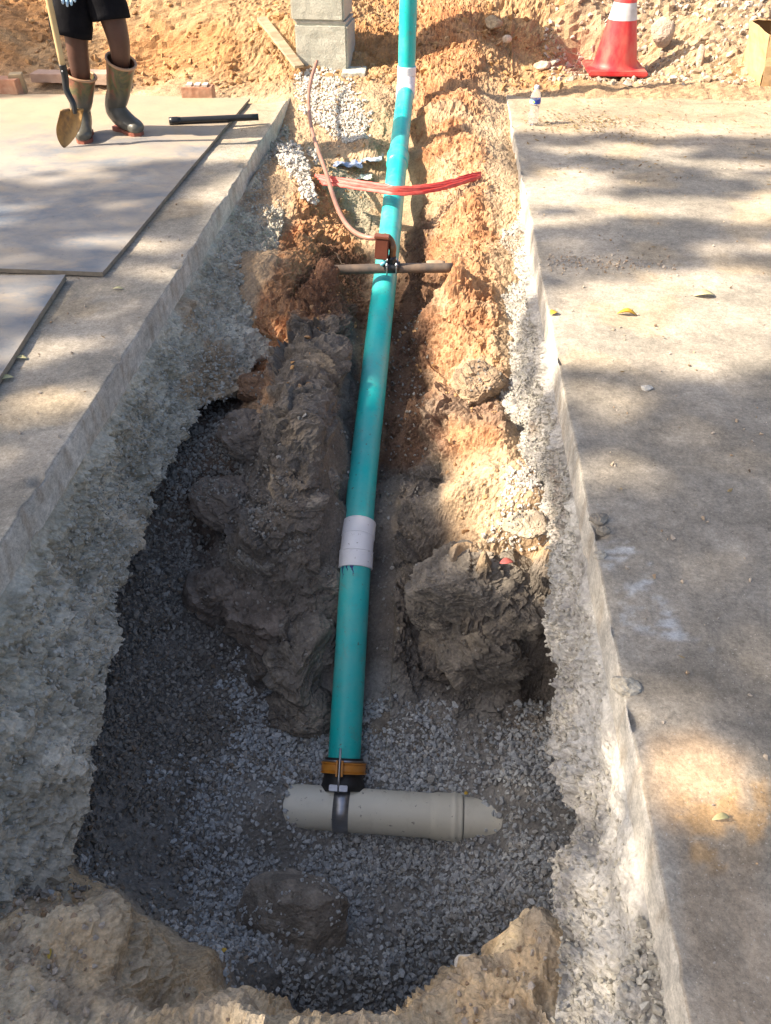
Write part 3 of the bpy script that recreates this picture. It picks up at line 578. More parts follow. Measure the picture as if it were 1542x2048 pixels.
for i,(px_,py_,s) in enumerate([(1310,1985,.03),(1295,1930,.022),(1330,2015,.03),(1285,1890,.018),(1270,2000,.026),(1340,1950,.02),(1300,1860,.016),(1265,1950,.02)]):
    p=at(px_,py_,z=-.13); o=boulder('rubble_lump',(p[0],p[1],-.13-.0*i),(s,s*.9,s*.8),'',80+i,colA=(.42,.39,.34),colB=(.52,.49,.44),sub=4,strata=.6,cat='rubble')
    o['label']=['largest grey concrete lump in the heap below the right slab corner', 'grey lump near the top of the heap, against the slab edge', 'lowest grey lump of the heap, touching the bottom picture edge', 'small grey lump at the top left of the heap below the slab edge', 'grey lump at the lower left of the heap by the right slab', 'lump in the heap closest to the smooth slab edge', 'topmost tiny lump of the heap below the right slab edge', 'leftmost lump of the concrete heap below the right slab edge'][i]; o['group']='loose concrete lumps below the right slab edge'
x,y=sample(.3,.45,.3,.75,1500); z=-.14+.05*rng.random(1500)-.35*np.maximum(.42-x,0); p=np.stack([x,y,z],1); a,b=pix(p); p=p[polymask(a,b,[(1275,1840),(1315,1830),(1350,1960),(1365,2048),(1230,2048),(1250,1950)],12)>rng.random(1500)]
s=sizes(len(p),.004,.016,2.); o=raw('concrete_crumbs',*scatter(p,s),M_wallstone,smooth=False); tag(o,kind='stuff')
for px_,py_,s_,lb in ((1196,1040,.02,'dark broken chip in the right slab edge, level with the white elbow'),(1207,1062,.015,'small tan chip beside the dark broken chip on the right slab edge'),(1252,1372,.022,'pale crumbled chip in a notch of the right slab edge, above the sunlit spot'),(1200,1112,.012,'small yellowish chip on the right slab edge by the bluish scrape marks')):
    p=at(px_,py_,z=0); o=boulder('concrete_chip',(p[0],p[1],.002),(s_*1.3,s_,s_*.8),lb,int(px_),colA=(.27,.24,.2) if 'dark' in lb else (.42,.38,.31),colB=(.3,.27,.22) if 'dark' in lb else (.52,.48,.4),sub=4,strata=.6,cat='chip')
# lit mortar lumps on the left bank
x,y=sample(-1.05,-.6,3.9,5.0,5200); z=np.full(len(x),-.1); p=seed3(x,y,z); a,b=pix(p); a+=8*fbm(p,14,2); b+=8*fbm(p,14,2,4.)
mk=inpoly(a,b,[(585,262),(625,275),(640,320),(612,300),(590,290)])|inpoly(a,b,[(556,305),(600,300),(612,330),(632,390),(612,398),(590,360),(560,340)]); p=p[mk]
p[:,2]=np.maximum(hz(p[:,0],p[:,1]),-.13)+rng.uniform(0,.05,len(p)); s=sizes(len(p),.008,.02); o=raw('mortar_lumps',*scatter(p,s),M_white,smooth=False); tag(o,kind='stuff')

# ------------------------------------------------------------------ PIPES
def plastic(name,c1,c2,rough=.32,dirt=(.2,.14,.09),amt=.5,spots=True,coat=.3):
    m=M(name); f=m.ramp(m.noise(5,5,.6),[(.35,0.),(.65,1.)]); c_=m.mix(f,c1,c2)
    d=m.ramp(m.noise(16,6,.7,dist=.5),[(.56,0.),(.74,1.)]); c_=m.mix(m.math('MULTIPLY',d,amt),c_,dirt)
    if spots:
        sp=m.ramp(m.noise(60,4,.65),[(.645,0.),(.69,1.)]); c_=m.mix(m.math('MULTIPLY',sp,.75),c_,(.06,.04,.03))
    dust=m.ramp(m.noise(3,7,.7,scale=(1,1,1)),[(.45,0.),(.8,1.)]); c_=m.mix(m.math('MULTIPLY',dust,.28),c_,(.55,.52,.44))
    m.col(c_); m.rough(m.ramp(m.noise(22,5,.6),[(.3,rough),(.75,min(1,rough+.28))])); m.set(Coat_Weight=coat*.4,Coat_Roughness=.25,Specular_IOR_Level=.45)
    m.bump([(m.noise(9,3,.5),.12,.004),(m.noise(160,4,.6),.12,.001)]); return m.m
M_green=plastic('green plastic',(.004,.455,.44),(.01,.51,.49),.3)
M_white_p=plastic('white plastic',(.82,.82,.85),(.76,.77,.81),.35,amt=.12,spots=True)
M_cream=plastic('cream plastic',(.72,.69,.58),(.65,.62,.51),.4,amt=.22)
M_rubber=simple('black rubber',(.012,.012,.013),(.02,.02,.02),20,.5,.2)
M_amber=plastic('amber plastic',(.62,.25,.02),(.55,.2,.015),.35,amt=.15,spots=False)
M_steel=simple('brushed steel',(.42,.43,.46),(.34,.35,.38),30,.35,.15,.001,200,(1,1,12),Metallic=.85)
M_black=simple('black plastic',(.012,.013,.015),(.022,.023,.025),12,.35,.15)
M_iron=simple('dirty grey iron',(.07,.06,.055),(.17,.12,.085),14,.6,.4,.002,90)
M_purple=simple('purple primer',(.35,.2,.5),(.12,.1,.35),60,.5,0)
M_blue=simple('blue primer',(.01,.02,.16),(.01,.03,.2),60,.5,0)
def sub(V,o): return (V[0]-np.array(o),V[1])
G=[at(691,1530,z=-1.07),at(697,1380,z=-.93),at(703,1230,z=-.79),at(709.5,1108,z=-.665),at(713,1050,z=-.62),at(721,960,z=-.56),at(745,800,z=-.43),at(763,650,z=-.315),at(776,545,z=-.225),at(789,400,z=-.135),at(795,318,z=-.075),at(802,240,z=.0),at(811,180,z=.085)]
G=[np.array([-.24*.6+g[0]*.4,g[1],g[2]]) if 0 else g for g in G]
Gy=np.array([g[1] for g in G[4:12]]); pz=np.polyfit(Gy,[g[2] for g in G[4:12]],3); px_f=np.polyfit([g[1] for g in G],[g[0] for g in G],1)
for k in range(len(G)): G[k][0]=G[k][0]*.35+np.polyval(px_f,G[k][1])*.65; G[k][2]=np.polyval(pz,G[k][1]) if 4<=k<12 else G[k][2]
RG=.0565
pr=empty('drain_pipe',tuple(G[0]),'long green plastic drain pipe with two white elbows, rising up the trench floor','pipe'); O=G[0]
def straight(a,b,n): return np.array([a+(b-a)*t for t in np.linspace(0,1,n)])
d0=(G[3]-G[0])/np.linalg.norm(G[3]-G[0])
vf('pipe_section',sub(tube(straight(G[0]-d0*.03,G[3],24),RG,40),O),M_green,pr)
up1=smoothpath(np.array(G[4:11]),90); vf('pipe_section',sub(tube(up1,RG,40),O),M_green,pr)
# belled socket joint then the next length
e=up1[-1]; dd=(G[11]-G[10]); dd/=np.linalg.norm(dd)
up2=smoothpath(np.array([e-dd*.10,e,G[11],G[12]]),60); rr=np.full(60,RG-.0005); s2=np.linalg.norm(up2-up2[0],axis=1)
rr+=.0075*sm(.0,.012,s2)*sm(.17,.13,s2)+.003*np.exp(-((s2-.125)/.008)**2)
ps=vf('pipe_section',sub(tube(up2,rr,40),O),M_green,pr)
rb=np.array(at(815,60,y=G[12][1]+.03)); x5=G[12][0]*.4+rb[0]*.6; R0=np.array([x5,G[12][1]+.03,G[12][2]+.05]); top=np.array([x5+.012,R0[1]+.03,1.75])
vf('pipe_section',sub(tube(straight(R0+np.array([0,0,.04]),top,30),RG,40),O),M_green,pr)
def elbow(a,da,b,db,ls=.075,R=.0615):
    """two sockets joined by a swept bend"""
    pts=[a-da*ls*.0,a+da*ls]; A1=a+da*ls*.55; B1=b-db*ls*.55
    path=np.vstack([straight(a,a+da*ls,12),smoothpath(np.array([a+da*ls*1.0,(a+da*ls+b-db*ls)/2+0*(da),b-db*ls]),8)[1:-1],straight(b-db*ls,b,12)])
    s=np.linalg.norm(np.diff(path,axis=0),axis=1).cumsum(); s=np.insert(s,0,0); Lh=s[-1]
    r=np.full(len(path),R); mid=(s>ls)&(s<Lh-ls); r[mid]=R-.002
    return tube(path,r,48)
a=G[3]-d0*.055; d1=(G[6]-G[4]); d1/=np.linalg.norm(d1); b_=G[3]+d1*.13
e1=vf('elbow_fitting',sub(elbow(a,d0,b_,d1,.062,.0635),O),M_white_p,pr)
# moulded rims and solvent marks of the lower elbow
for pt,dr in ((a+d0*.0015,d0),(a+d0*.062,d0),(b_-d1*.062,d1),(b_-d1*.0015,d1)):
    vf('rim',sub(tube(straight(pt-dr*.0022,pt+dr*.0022,3),[.0636,.0643,.0636],48),O),M_white_p,e1)
d2=(G[12]-G[11]); d2/=np.linalg.norm(d2); upv=(top-R0)/np.linalg.norm(top-R0)
e2=vf('elbow_fitting',sub(elbow(G[12]-d2*.075,d2,R0+upv*.085,upv,.06,.0625),O),M_white_p,pr)
# purple and blue primer runs: thin skins hugging the pipe just below the lower elbow
T0,N0_,B0_=frames(np.array([G[0],G[3]])); 
def skin(pts,R,ang0,mat,name):
    Vv=[];Ff=[]
    ax=d0; side=np.cross(ax,[0,0,1.]); side/=np.linalg.norm(side); upn=np.cross(side,ax)
    for k in range(len(pts)):
        t,ang,wd=pts[k]
        for da in (-wd,wd): th=ang+da; Vv.append(a-ax*t+(side*math.sin(th)+upn*math.cos(th))*R)
    Ff=[(2*k,2*k+1,2*k+3,2*k+2) for k in range(len(pts)-1)]
    return vf(name,(np.array(Vv)-O,np.array(Ff)),mat,pr)
for (an,ln) in ((-.1,.035),(-.85,.05),(-.5,.022),(-.2,.018)):
    skin([(-.003,an,.09),(.3*ln,an-.05,.05),(.7*ln,an+.05,.03),(ln,an+.02,.008)],RG+.0006,0,M_blue,'primer_run')
# ---- cream main with branch saddle
A_=at(500,1622,z=-1.16); B_=at(1075,1625,z=-1.155); ax=(B_-A_)/np.linalg.norm(B_-A_); RC=.0715
L_=np.linalg.norm(B_-A_); C0=at(690,1618,z=-1.125)
A_=np.array([A_[0],C0[1]+.004,C0[2]-.006]); B_=np.array([B_[0],C0[1]-.004,C0[2]-.002]); ax=(B_-A_)/np.linalg.norm(B_-A_)
xs_=at(925,1618,z=-1.12)[0]
mp=empty('main_pipe',tuple(C0),'thick cream plastic pipe lying crosswise, half buried in grey gravel','pipe')
s0=(xs_-A_[0])/(B_-A_)[0]; tt=np.concatenate([np.linspace(0,s0-.16,14),np.linspace(s0-.155,s0,30)]); L_=np.linalg.norm(B_-A_)
pth=np.array([A_+(B_-A_)*t for t in tt]); ds=(s0-tt)*L_; rr=RC+.0045*sm(.11,.085,ds)+.0045*np.exp(-((ds-.028)/.007)**2); rr[-1]-=.004
vf('socket_pipe',sub(tube(pth,rr,56),C0),M_cream,mp)
vf('pipe_section',sub(tube(np.array([A_+(B_-A_)*t for t in np.linspace(s0-.01,1.15,20)]),RC-.004,56),C0),M_cream,mp)
vf('gasket',sub(tube(np.array([A_+(B_-A_)*(s0+t) for t in (0,.002)]),RC-.0035,56),C0),M_rubber,mp)
# saddle: steel strap round the main, rubber boot, amber clamp ring, bolt
sx=at(683,1618,z=-1.1)[0]; cs=A_+ax*((sx-A_[0])/ax[0])
sd=empty('pipe_saddle',tuple(cs),'black rubber branch saddle with amber clamp ring and steel strap on the cream pipe','pipe fitting')
vf('steel_strap',sub(tube(np.array([cs-ax*.0265,cs-ax*.026,cs+ax*.026,cs+ax*.0265]),[RC+.001,RC+.0035,RC+.0035,RC+.001],56),cs),M_steel,sd)
g0=G[0]-d0*.0; base=cs+d0*.0
boot=np.array([cs+d0*.05,cs+d0*.075,cs+d0*.09,cs+d0*.105,cs+d0*.12,cs+d0*.165]); off=G[0]-d0*.03-(cs+d0*.14); off-=d0*(off@d0)
boot=boot+off*np.array([.5,.7,.9,1,1,1])[:,None]
vf('rubber_boot',sub(tube(boot,[.078,.075,.069,.067,.066,.066],48),cs),M_rubber,sd)
rc=boot[-2]+d0*.012; ring=tube(straight(rc-d0*.016,rc+d0*.016,4),[.0755,.077,.077,.0755],48); cl=vf('clamp_ring',sub(ring,cs),M_amber,sd)
for k in (-1,1):
    vf('clamp_rim',sub(tube(straight(rc+d0*.016*k-d0*.002,rc+d0*.016*k+d0*.002,3),[.079,.0795,.079],48),cs),M_amber,cl)
vf('steel_band',sub(tube(straight(rc+d0*.019,rc+d0*.026,3),.0705,48),cs),M_steel,sd)
sidev=ax; fr=np.cross(sidev,d0); fr/=np.linalg.norm(fr); fr=fr if fr[1]<0 else -fr
Rl=np.stack([sidev,fr,d0],1)
for k in (-1,1): vf('clamp_lug',sub(box(rc+fr*.082+sidev*.009*k-sidev*.006,(.006,.022,.052),Rl),cs),M_amber,cl,False,.001)
bp=rc+fr*.088-sidev*.006; vf('bolt',sub(tube(straight(bp-d0*.075,bp+d0*.065,4),.0042,12),cs),M_steel,sd)
nt_=cs+(fr*.5+np.array([0,0,.9])*.0)*0+fr*(RC+.004); tp=bp-d0*.062
vf('strap_lug',sub(box(tp-fr*.004,(.062,.014,.02),Rl),cs),M_steel,sd,False,.002)
# ---- crossing water pipe with tapping clamp
xa=at(640,541,z=-.16); xb=at(905,536,z=-.15); xc=at(784,534,z=-.145); mid=(xa+xb)/2
wp=empty('water_pipe',tuple(xc),'thin dirty grey water pipe crossing above the green pipe between the clay banks','pipe')
xpath=straight(xa,xb,20); xpath[:,2]+=.004*np.sin(np.linspace(0,3,20)); vf('pipe_section',sub(tube(xpath,.0225,24),xc),M_iron,wp)
xm=at(868,533,z=-.15); dx=(xb-xa)/np.linalg.norm(xb-xa); vf('coupling',sub(tube(straight(xm-dx*.035,xm+dx*.05,6),[.026,.029,.029,.029,.027,.025],24),xc),simple('dusty socket',(.3,.2,.13),(.42,.3,.2),20,.8,.4),wp)
M_brass=simple('brown brass',(.25,.13,.06),(.16,.085,.045),30,.45,.2,.001,150,Metallic=.5)
M_tan=simple('tan tube',(.3,.15,.11),(.38,.2,.15),9,.4,.2)
tc=empty('tapping_clamp',tuple(xc),'black bolted tapping clamp with brown elbow on the thin crossing water pipe','pipe fitting')
vf('clamp_body',sub(tube(straight(xc-dx*.038,xc+dx*.038,6),[.024,.0275,.0285,.0285,.0275,.024],24),xc),M_black,tc)
up_=np.array([0,0,1.]); vf('boss',sub(tube(straight(xc+up_*.015,xc+up_*.052,4),[.021,.021,.019,.019],20),xc),M_black,tc)
eb=smoothpath(np.array([xc+up_*.045,xc+up_*.085+dx*.003,at(787,500,z=.0)*.0+xc+up_*.115-dx*.004+np.array([0,.01,0]),xc+up_*.132-dx*.02+np.array([0,.012,0]),xc+up_*.135-dx*.055+np.array([0,.012,0])]),26)
vf('elbow',sub(tube(eb,[.0155]*6+[.0175]*4+[.0155]*8+[.0175]*8,20),xc),M_brass,tc)
for k in (-1,1):
    for j in (-1,1):
        q=xc+dx*.022*k+np.array([0,.026*j,0]); vf('bolt',sub(tube(straight(q-up_*.028,q+up_*.03,3),.0035,10),xc),M_steel,tc)
        vf('nut',sub(tube(straight(q+up_*.016,q+up_*.024,3),.0075,6),xc),M_steel,tc)
vf('blue_cap',sub(tube(straight(xc-dx*.05+up_*.02-np.array([0,.02,0]),xc-dx*.03+up_*.035-np.array([0,.02,0]),4),.009,14),xc),simple('pale blue plastic',(.15,.5,.62),(.2,.58,.7),9,.4,0),tc)
ttop=eb[-1]; bx=at(764,496,y=ttop[1]-.02)
fb=empty('valve_box',tuple(bx),'small reddish-brown rectangular box hanging at the elbow above the water pipe','valve'); 
vf('casing',sub(box(bx,(.062,.04,.10),rot('Y',.06)),bx),simple('red-brown plastic',(.15,.045,.025),(.19,.06,.035),9,.45,.2),fb,False,.006)
vf('lid',sub(box(bx+np.array([.0,0,.053]),(.068,.046,.012),rot('Y',.06)),bx),simple('red-brown plastic lid',(.17,.055,.03),(.2,.07,.04),9,.45,.2),fb,False,.003)
tp=[at(634,123,z=.22),at(622,160,z=.15),at(617,200,z=.09),at(623,255,z=.03),at(636,300,z=.0),at(652,345,z=-.01),at(667,395,z=-.02),at(684,435,z=-.03),at(706,462,z=-.03),at(735,475,z=-.02),ttop+dx*.02]
o=vf('service_tube',tube(smoothpath(np.array(tp),120),.0115,16),M_tan); tag(o,'thin pinkish-brown flexible tube running from the block column down to the crossing water pipe','tube')
# ---- red straps across the trench
M_red=simple('red tape',(.5,.03,.02),(.62,.12,.09),14,.55,.25,.002,80,Specular_IOR_Level=.6)
parts=[]
for k in range(6):
    o1=(k-2.5)*.009; ph=k*1.3
    pts=[at(630+3*k,351+3.2*k,z=-.055),at(668,358+2.6*k,z=-.05),at(715,365+2.6*k,z=-.035),at(770,371+2.6*k,z=-.012),at(800,373.5+2.3*k,z=-.008),at(850,371+2.4*k,z=-.02),at(900,363+2.2*k,z=-.03),at(935,354+2*k,z=-.04),at(962,347+1.5*k,z=-.05)]
    pts=np.array(pts); pts[:,2]+=.006*np.sin(np.arange(9)*1.1+ph)
    parts.append(tube(smoothpath(pts,60)+.003*np.stack([noise(smoothpath(pts,60),25,k+j*3.) for j in range(3)],1),np.full(60,.011)*(.7+.5*np.abs(noise(smoothpath(pts,60),18,k*2.))),8,R2=.0012,N0=(0,.5+.4*math.sin(ph),.8)))
o=vf('warning_tape',join(parts),M_red); tag(o,'bundle of bright red plastic tape slung across the trench over the green pipe','tape')
# ------------------------------------------------------------------ BLOCK COLUMN
def block_mat(name):
    m=M(name); c_=m.mix(m.ramp(m.noise(6,5,.6),[(.35,0.),(.65,1.)]),(.42,.42,.36),(.5,.49,.42)); v=m.ramp(m.noise(95,4,.7),[(.3,0.),(.45,1.)])
    c_=m.mix(m.math('MULTIPLY',m.math('SUBTRACT',1.,v),.5),c_,(.2,.19,.16)); m.col(c_).rough(.9); m.bump([(m.noise(80,5,.7),.7,.006),(m.noise(12,3),.3,.006)]); return m.m
M_block=block_mat('concrete block')
def rough_box(c_,s,R=None,n=.002,div=10,seed=0):
    bm=bmesh.new(); bmesh.ops.create_cube(bm,size=1); bmesh.ops.scale(bm,vec=s,verts=bm.verts)
    bmesh.ops.bevel(bm,geom=list(bm.edges),offset=min(s)*.05,segments=2,affect='EDGES')
    bmesh.ops.subdivide_edges(bm,edges=list(bm.edges),cuts=div,use_grid_fill=True)
    V=np.array([v.co[:] for v in bm.verts]); F=[[v.index for v in f.verts] for f in bm.faces]; bm.free()
    V=V+n*np.stack([fbm(V,18,3,seed+k*9.) for k in range(3)],1)
    if R is not None: V=V@R.T
    return V+np.array(c_),F
def rbox(name,c_,s,mat,parent=None,**k):
    V,F=rough_box(c_,s,**k); me=bpy.data.meshes.new(name); me.from_pydata(V.tolist(),[],F); me.update(); return link(name,me,mat,parent,False)
cb=at(600,133,z=.1); ce=at(697,140,z=.1); w_=ce[0]-cb[0]+.015; cx=(cb[0]+ce[0])/2-.01; cy=cb[1]+.2
colm=empty('block_column',(cx,cy,.1),'tall pale grey column of stacked concrete blocks at the head of the trench','column')
RZ=rot('Z',-.05); zt=at(640,46,y=cb[1])[2]-.1; lean=-.0
zz=0.0; hh=[zt+.04,.3,.3,.3,.3]
zz=-.04
for k,h in enumerate(hh):
    sh=-.018*(k>0); rbox('block',(sh,0,zz+h/2),(w_,.39,h-.012),M_block,colm,R=RZ,n=.003,seed=k*5)
    rbox('mortar_joint',(sh,0,zz+h-.0),(w_-.02,.37,.014),simple('mortar',(.4,.38,.33),(.5,.48,.42),20,.9,.6),colm,R=RZ,n=.002,div=5,seed=k); zz+=h
f_=at(697,150,z=.08); rbox('footing_slab',(f_[0]+.03-cx,f_[1]+.12-cy,-.04),(.17,.22,.06),M_block,colm,n=.004,seed=40)
# wooden plank leaning left of it
p1=at(600,142,z=.1); p1=p1+np.array([0,-.02,.03]); p2=at(528,42,z=.33)+np.array([0,-.08,.03]); M_wood=simple('grey wood',(.33,.24,.15),(.5,.4,.27),6,.8,.5,.004,60,(1,1,12))
dpl=(p2-p1); ln=np.linalg.norm(dpl); dpl/=ln; q_=Vector(dpl).to_track_quat('X','Z').to_matrix(); rp=np.array(q_)
V,F_=rough_box((p1+p2)/2,(ln,.075,.02),rp,.001,6,3); me=bpy.data.meshes.new('plank'); me.from_pydata(V.tolist(),[],F_); o=link('plank',me,M_wood,None,False)
tag(o,'narrow weathered wooden plank lying on the orange slope, left of the block column','plank')
# broken blocks by the worker
M_brick=simple('clay brick',(.42,.2,.12),(.5,.3,.2),16,.85,.5,.004)
def brick(px_,py_,s,rz,label,mat=M_brick,name='brick',z=0.,cat='brick'):
    p=at(px_,py_,z=z); V,F_=rough_box((0,0,s[2]/2),s,rot('Z',rz),.0025,8,px_); me=bpy.data.meshes.new(name); me.from_pydata(V.tolist(),[],F_)
    o=link(name,me,mat,None,False); o.location=(p[0],p[1]+s[1]/2,z); return tag(o,label,cat)
b=brick(395,203,(.21,.11,.085),.07,'reddish brick with pale mortar on top, lying beside the black tube on the left slab'); 
for k in range(3):
    V,F_=rough_box((-.055+.055*k,.0,.092),(.035,.08,.012),rot('Z',.07),.003,5,k); me=bpy.data.meshes.new('mortar_patch'); me.from_pydata(V.tolist(),[],F_); link('mortar_patch',me,simple('pale mortar',(.6,.56,.5),(.5,.44,.36),30,.9,.5),b,False)
brick(14,195,(.2,.12,.11),-.1,'brown broken block at the left picture edge, joined to a paler cube')
brick(36,192,(.09,.1,.13),.3,'small pale tan block touching the brown one at the left picture edge',simple('tan block',(.5,.38,.22),(.42,.32,.2),20,.9,.5))
brick(110,166,(.34,.14,.055),-.02,'flat pinkish paving block lying behind the worker, left of his shovel',simple('pink paver',(.5,.34,.26),(.42,.27,.2),16,.85,.4),'paver',.05,'paver')
brick(192,170,(.26,.14,.07),-.12,'flat pinkish paving block lying behind the worker, between his boots',simple('pink paver two',(.5,.36,.28),(.42,.3,.22),16,.85,.4),'paver',.03,'paver')
# ------------------------------------------------------------------ SHEETS, TUBE
def sheet_mat():
    m=M('weathered steel sheet'); c_=m.mix(m.ramp(m.noise(1.6,6,.65,(1,1.6,1),.4),[(.38,0.),(.6,1.)]),(.16,.185,.22),(.36,.32,.27))
    c_=m.mix(m.math('MULTIPLY',m.ramp(m.noise(5,6,.7,(1,1.8,1)),[(.52,0.),(.72,1.)]),.5),c_,(.5,.38,.25))
    c_=m.mix(m.math('MULTIPLY',m.ramp(m.noise(38,5,.7),[(.6,0.),(.72,1.)]),.6),c_,(.14,.13,.12)); sy=m.n('SeparateXYZ'); m.l(m.n('NewGeometry').outputs['Position'],sy.inputs[0]); du=m.ramp(m.math('ADD',m.math('MULTIPLY',m.math('SUBTRACT',sy.outputs[1],2.95),.34),m.math('MULTIPLY',m.noise(2.5,6,.7),.5)),[(.72,0.),(1.,1.)]); c_=m.mix(m.math('MULTIPLY',du,.85),c_,(.4,.31,.205)); m.col(c_)
    m.rough(m.ramp(m.noise(7,5,.6),[(.35,.5),(.65,.85)])).set(Metallic=.0,Specular_IOR_Level=.4); m.bump([(m.noise(2.2,3),.25,.02),(m.noise(120,4,.7),.35,.002)]); return m.m
M_sheet=sheet_mat(); M_edge=simple('sheet edge',(.2,.17,.13),(.3,.25,.19),20,.85,.4)
def sheet(corner,udir,w__,l__,t,label,z0,tilt=0.):
    """corner = near right corner; extends to -x by w, +y by l"""
    nx,ny=60,60; r=rot('Z',udir); g=[]
    U,V_=np.meshgrid(np.linspace(-w__,0,nx),np.linspace(0,l__,ny)); 
    wav=.004*fbm(np.stack([U.ravel(),V_.ravel(),U.ravel()*0],1),1.2,3)
    top=np.stack([U.ravel(),V_.ravel(),t+wav+tilt*np.maximum(-U.ravel()-w__*.5,0)],1); bot=top-np.array([0,0,t])
    V2=np.vstack([top,bot])@r.T; F1=gridfaces(ny,nx); n=nx*ny; F2=F1[:,::-1]+n
    rim=list(range(nx))+[nx*(j+1)-1 for j in range(1,ny)]+[n-1-i for i in range(1,nx)]+[nx*j for j in range(ny-2,0,-1)]
    F3=np.array([(rim[i],rim[i]+n,rim[(i+1)%len(rim)]+n,rim[(i+1)%len(rim)]) for i in range(len(rim))])
    o=raw('steel_sheet',V2,np.vstack([F1,F2,F3]),[M_sheet,M_edge],midx=np.concatenate([np.zeros(len(F1)+len(F2)),np.ones(len(F3))]),smooth=False)
    o.location=(corner[0],corner[1],z0); return tag(o,label,'metal sheet','metal sheets on the left slab')
q1=at(205,545,z=.022); sheet(q1,-.012,2.6,2.82,.018,'large blue-grey steel sheet under the worker, dusty, lying on the left slab',.005)
q2=at(131,549,z=.026); ang=math.atan2(-(at(0,752,z=.026)-q2)[0],-(at(0,752,z=.026)-q2)[1])
q2b=q2+np.array([math.sin(ang),math.cos(ang),0])*-2.4
sheet(q2b,-ang,2.6,2.4,.02,'blue-grey steel sheet at the left picture edge, nearer than the one under the worker',.006)
ta=at(339,242,z=.045); tb=at(517,234,z=.045)
o=empty('plastic_tube',tuple(ta),'short black plastic tube lying across the edge of the steel sheet','tube')
vf('tube_body',sub(tube(np.vstack([straight(ta,tb,12)]),.019,24),ta),M_black,o); dtt=(tb-ta)/np.linalg.norm(tb-ta)
vf('socket_end',sub(tube(straight(ta-dtt*.002,ta+dtt*.07,4),[.021,.0225,.0225,.0195],24),ta),M_black,o)
# ------------------------------------------------------------------ CONE
M_cone=simple('red cone plastic',(.66,.03,.035),(.72,.07,.06),9,.45,.25,.002,40); 
mm=M('dusty red plastic'); f=mm.ramp(mm.noise(7,6,.65,(1,1,.5)),[(.4,0.),(.75,1.)]); c_=mm.mix(mm.math('MULTIPLY',f,.6),(.68,.022,.03),(.62,.3,.2)); mm.col(c_).rough(.5); mm.bump([(mm.noise(60,4),.2,.002)]); M_cone=mm.m
M_band=simple('dirty white band',(.68,.68,.7),(.52,.5,.47),14,.5,.15)
pc=at(1224,155,z=.015); cy_=pc[1]+.21; cx_=at(1226,150,y=cy_)[0]
cn=empty('traffic_cone',(cx_,cy_,.016),'red plastic traffic cone with a white band, standing before the rubble slope','traffic cone')
hb=.43; z1=at(1236,47,y=cy_-.1)[2]; z2=at(1236,13,y=cy_-.1)[2]
def cr(z): return .165-(z-.04)*.165/.80
Vb,Fb=box((0,0,.02),(hb,hb,.032)); vf('base',(Vb,Fb),M_cone,cn,False,.008)
zb=[.03,.045,.06]+list(np.linspace(.08,z1,8)); vf('cone_body',lathe([(cr(.05)+.022,.034),(cr(.05)+.008,.045)]+[(cr(z),z) for z in zb[2:]]),M_cone,cn)
vf('reflective_band',lathe([(cr(z)+.0012,z) for z in np.linspace(z1-.001,z2+.001,8)]),M_band,cn)
vf('cone_body',lathe([(cr(z),z) for z in np.linspace(z2,.74,10)]+[(.02,.75),(.012,.752)]),M_cone,cn)
for sx_ in (-1,1):
    for sy_ in (-1,1): vf('foot',box((sx_*hb*.4,sy_*hb*.4,.002),(.05,.05,.012)),M_cone,cn,False,.002)
# ------------------------------------------------------------------ BOTTLE
pb=at(1066,252,z=.0); bo=empty('water_bottle',(pb[0],pb[1]+.03,.002),'clear plastic water bottle with blue label standing near the right slab edge','bottle')
gm=M('clear plastic'); gm.col((.93,.95,.97)).rough(.06).set(Transmission_Weight=.9,IOR=1.2,Specular_IOR_Level=.8); M_clear=gm.m
hB=at(1066,171,y=pb[1]+.03)[2]; k_=hB/.235
prof=[(0,.006),(.022,.0),(.031,.006),(.033,.02),(.0315,.03),(.033,.04),(.0315,.052),(.0325,.062),(.030,.075),(.0305,.085),(.029,.1),(.0305,.115),(.033,.125),(.0335,.13),(.0335,.155),(.033,.16),(.0325,.168),(.029,.185),(.022,.2),(.014,.212),(.0125,.215),(.0125,.222)]
vf('bottle_body',lathe([(r*k_*1.05,z*k_) for r,z in prof],40),M_clear,bo)
vf('cap',lathe([(.0148*k_,.216*k_),(.0152*k_,.218*k_),(.0152*k_,.232*k_),(.0135*k_,.235*k_),(0.0001,.2352*k_)],28),simple('white cap',(.75,.74,.8),(.8,.8,.85),9,.4,0),bo)
lm=M('blue label'); t_=lm.co(); sep=lm.n('SeparateXYZ'); lm.l(t_,sep.inputs[0]); fx=lm.ramp(lm.math('MULTIPLY_ADD',sep.outputs[0],12.),[(.0,(.25,.6,.8)),(.28,(.25,.6,.8)),(.34,(.02,.05,.4)),(1.,(.05,.08,.42))]); lm.col(fx).rough(.4)
sepm=[n for n in lm.t.nodes if n.type=='MATH'][0]; sepm.inputs[2].default_value=.45
lb_=vf('label',lathe([(.0343*k_*1.05,z*k_) for z in (.131,.155)],40),lm.m,bo)
va=[];cc_=math.radians(-112)
R_=.0348*k_*1.05; dv=[(R_*math.cos(cc_+.0),R_*math.sin(cc_),.143*k_)]+[(R_*math.cos(cc_+.24*math.cos(t)),R_*math.sin(cc_+.24*math.cos(t)),(.143+.0085*math.sin(t))*k_) for t in np.linspace(0,6.283,14,endpoint=False)]
vf('label_emblem',(np.array(dv),np.array([(0,i+1,(i+1)%14+1,(i+1)%14+1) for i in range(14)])),simple('green dot',(.4,.68,.2),(.5,.72,.25),9,.4,0),lb_)
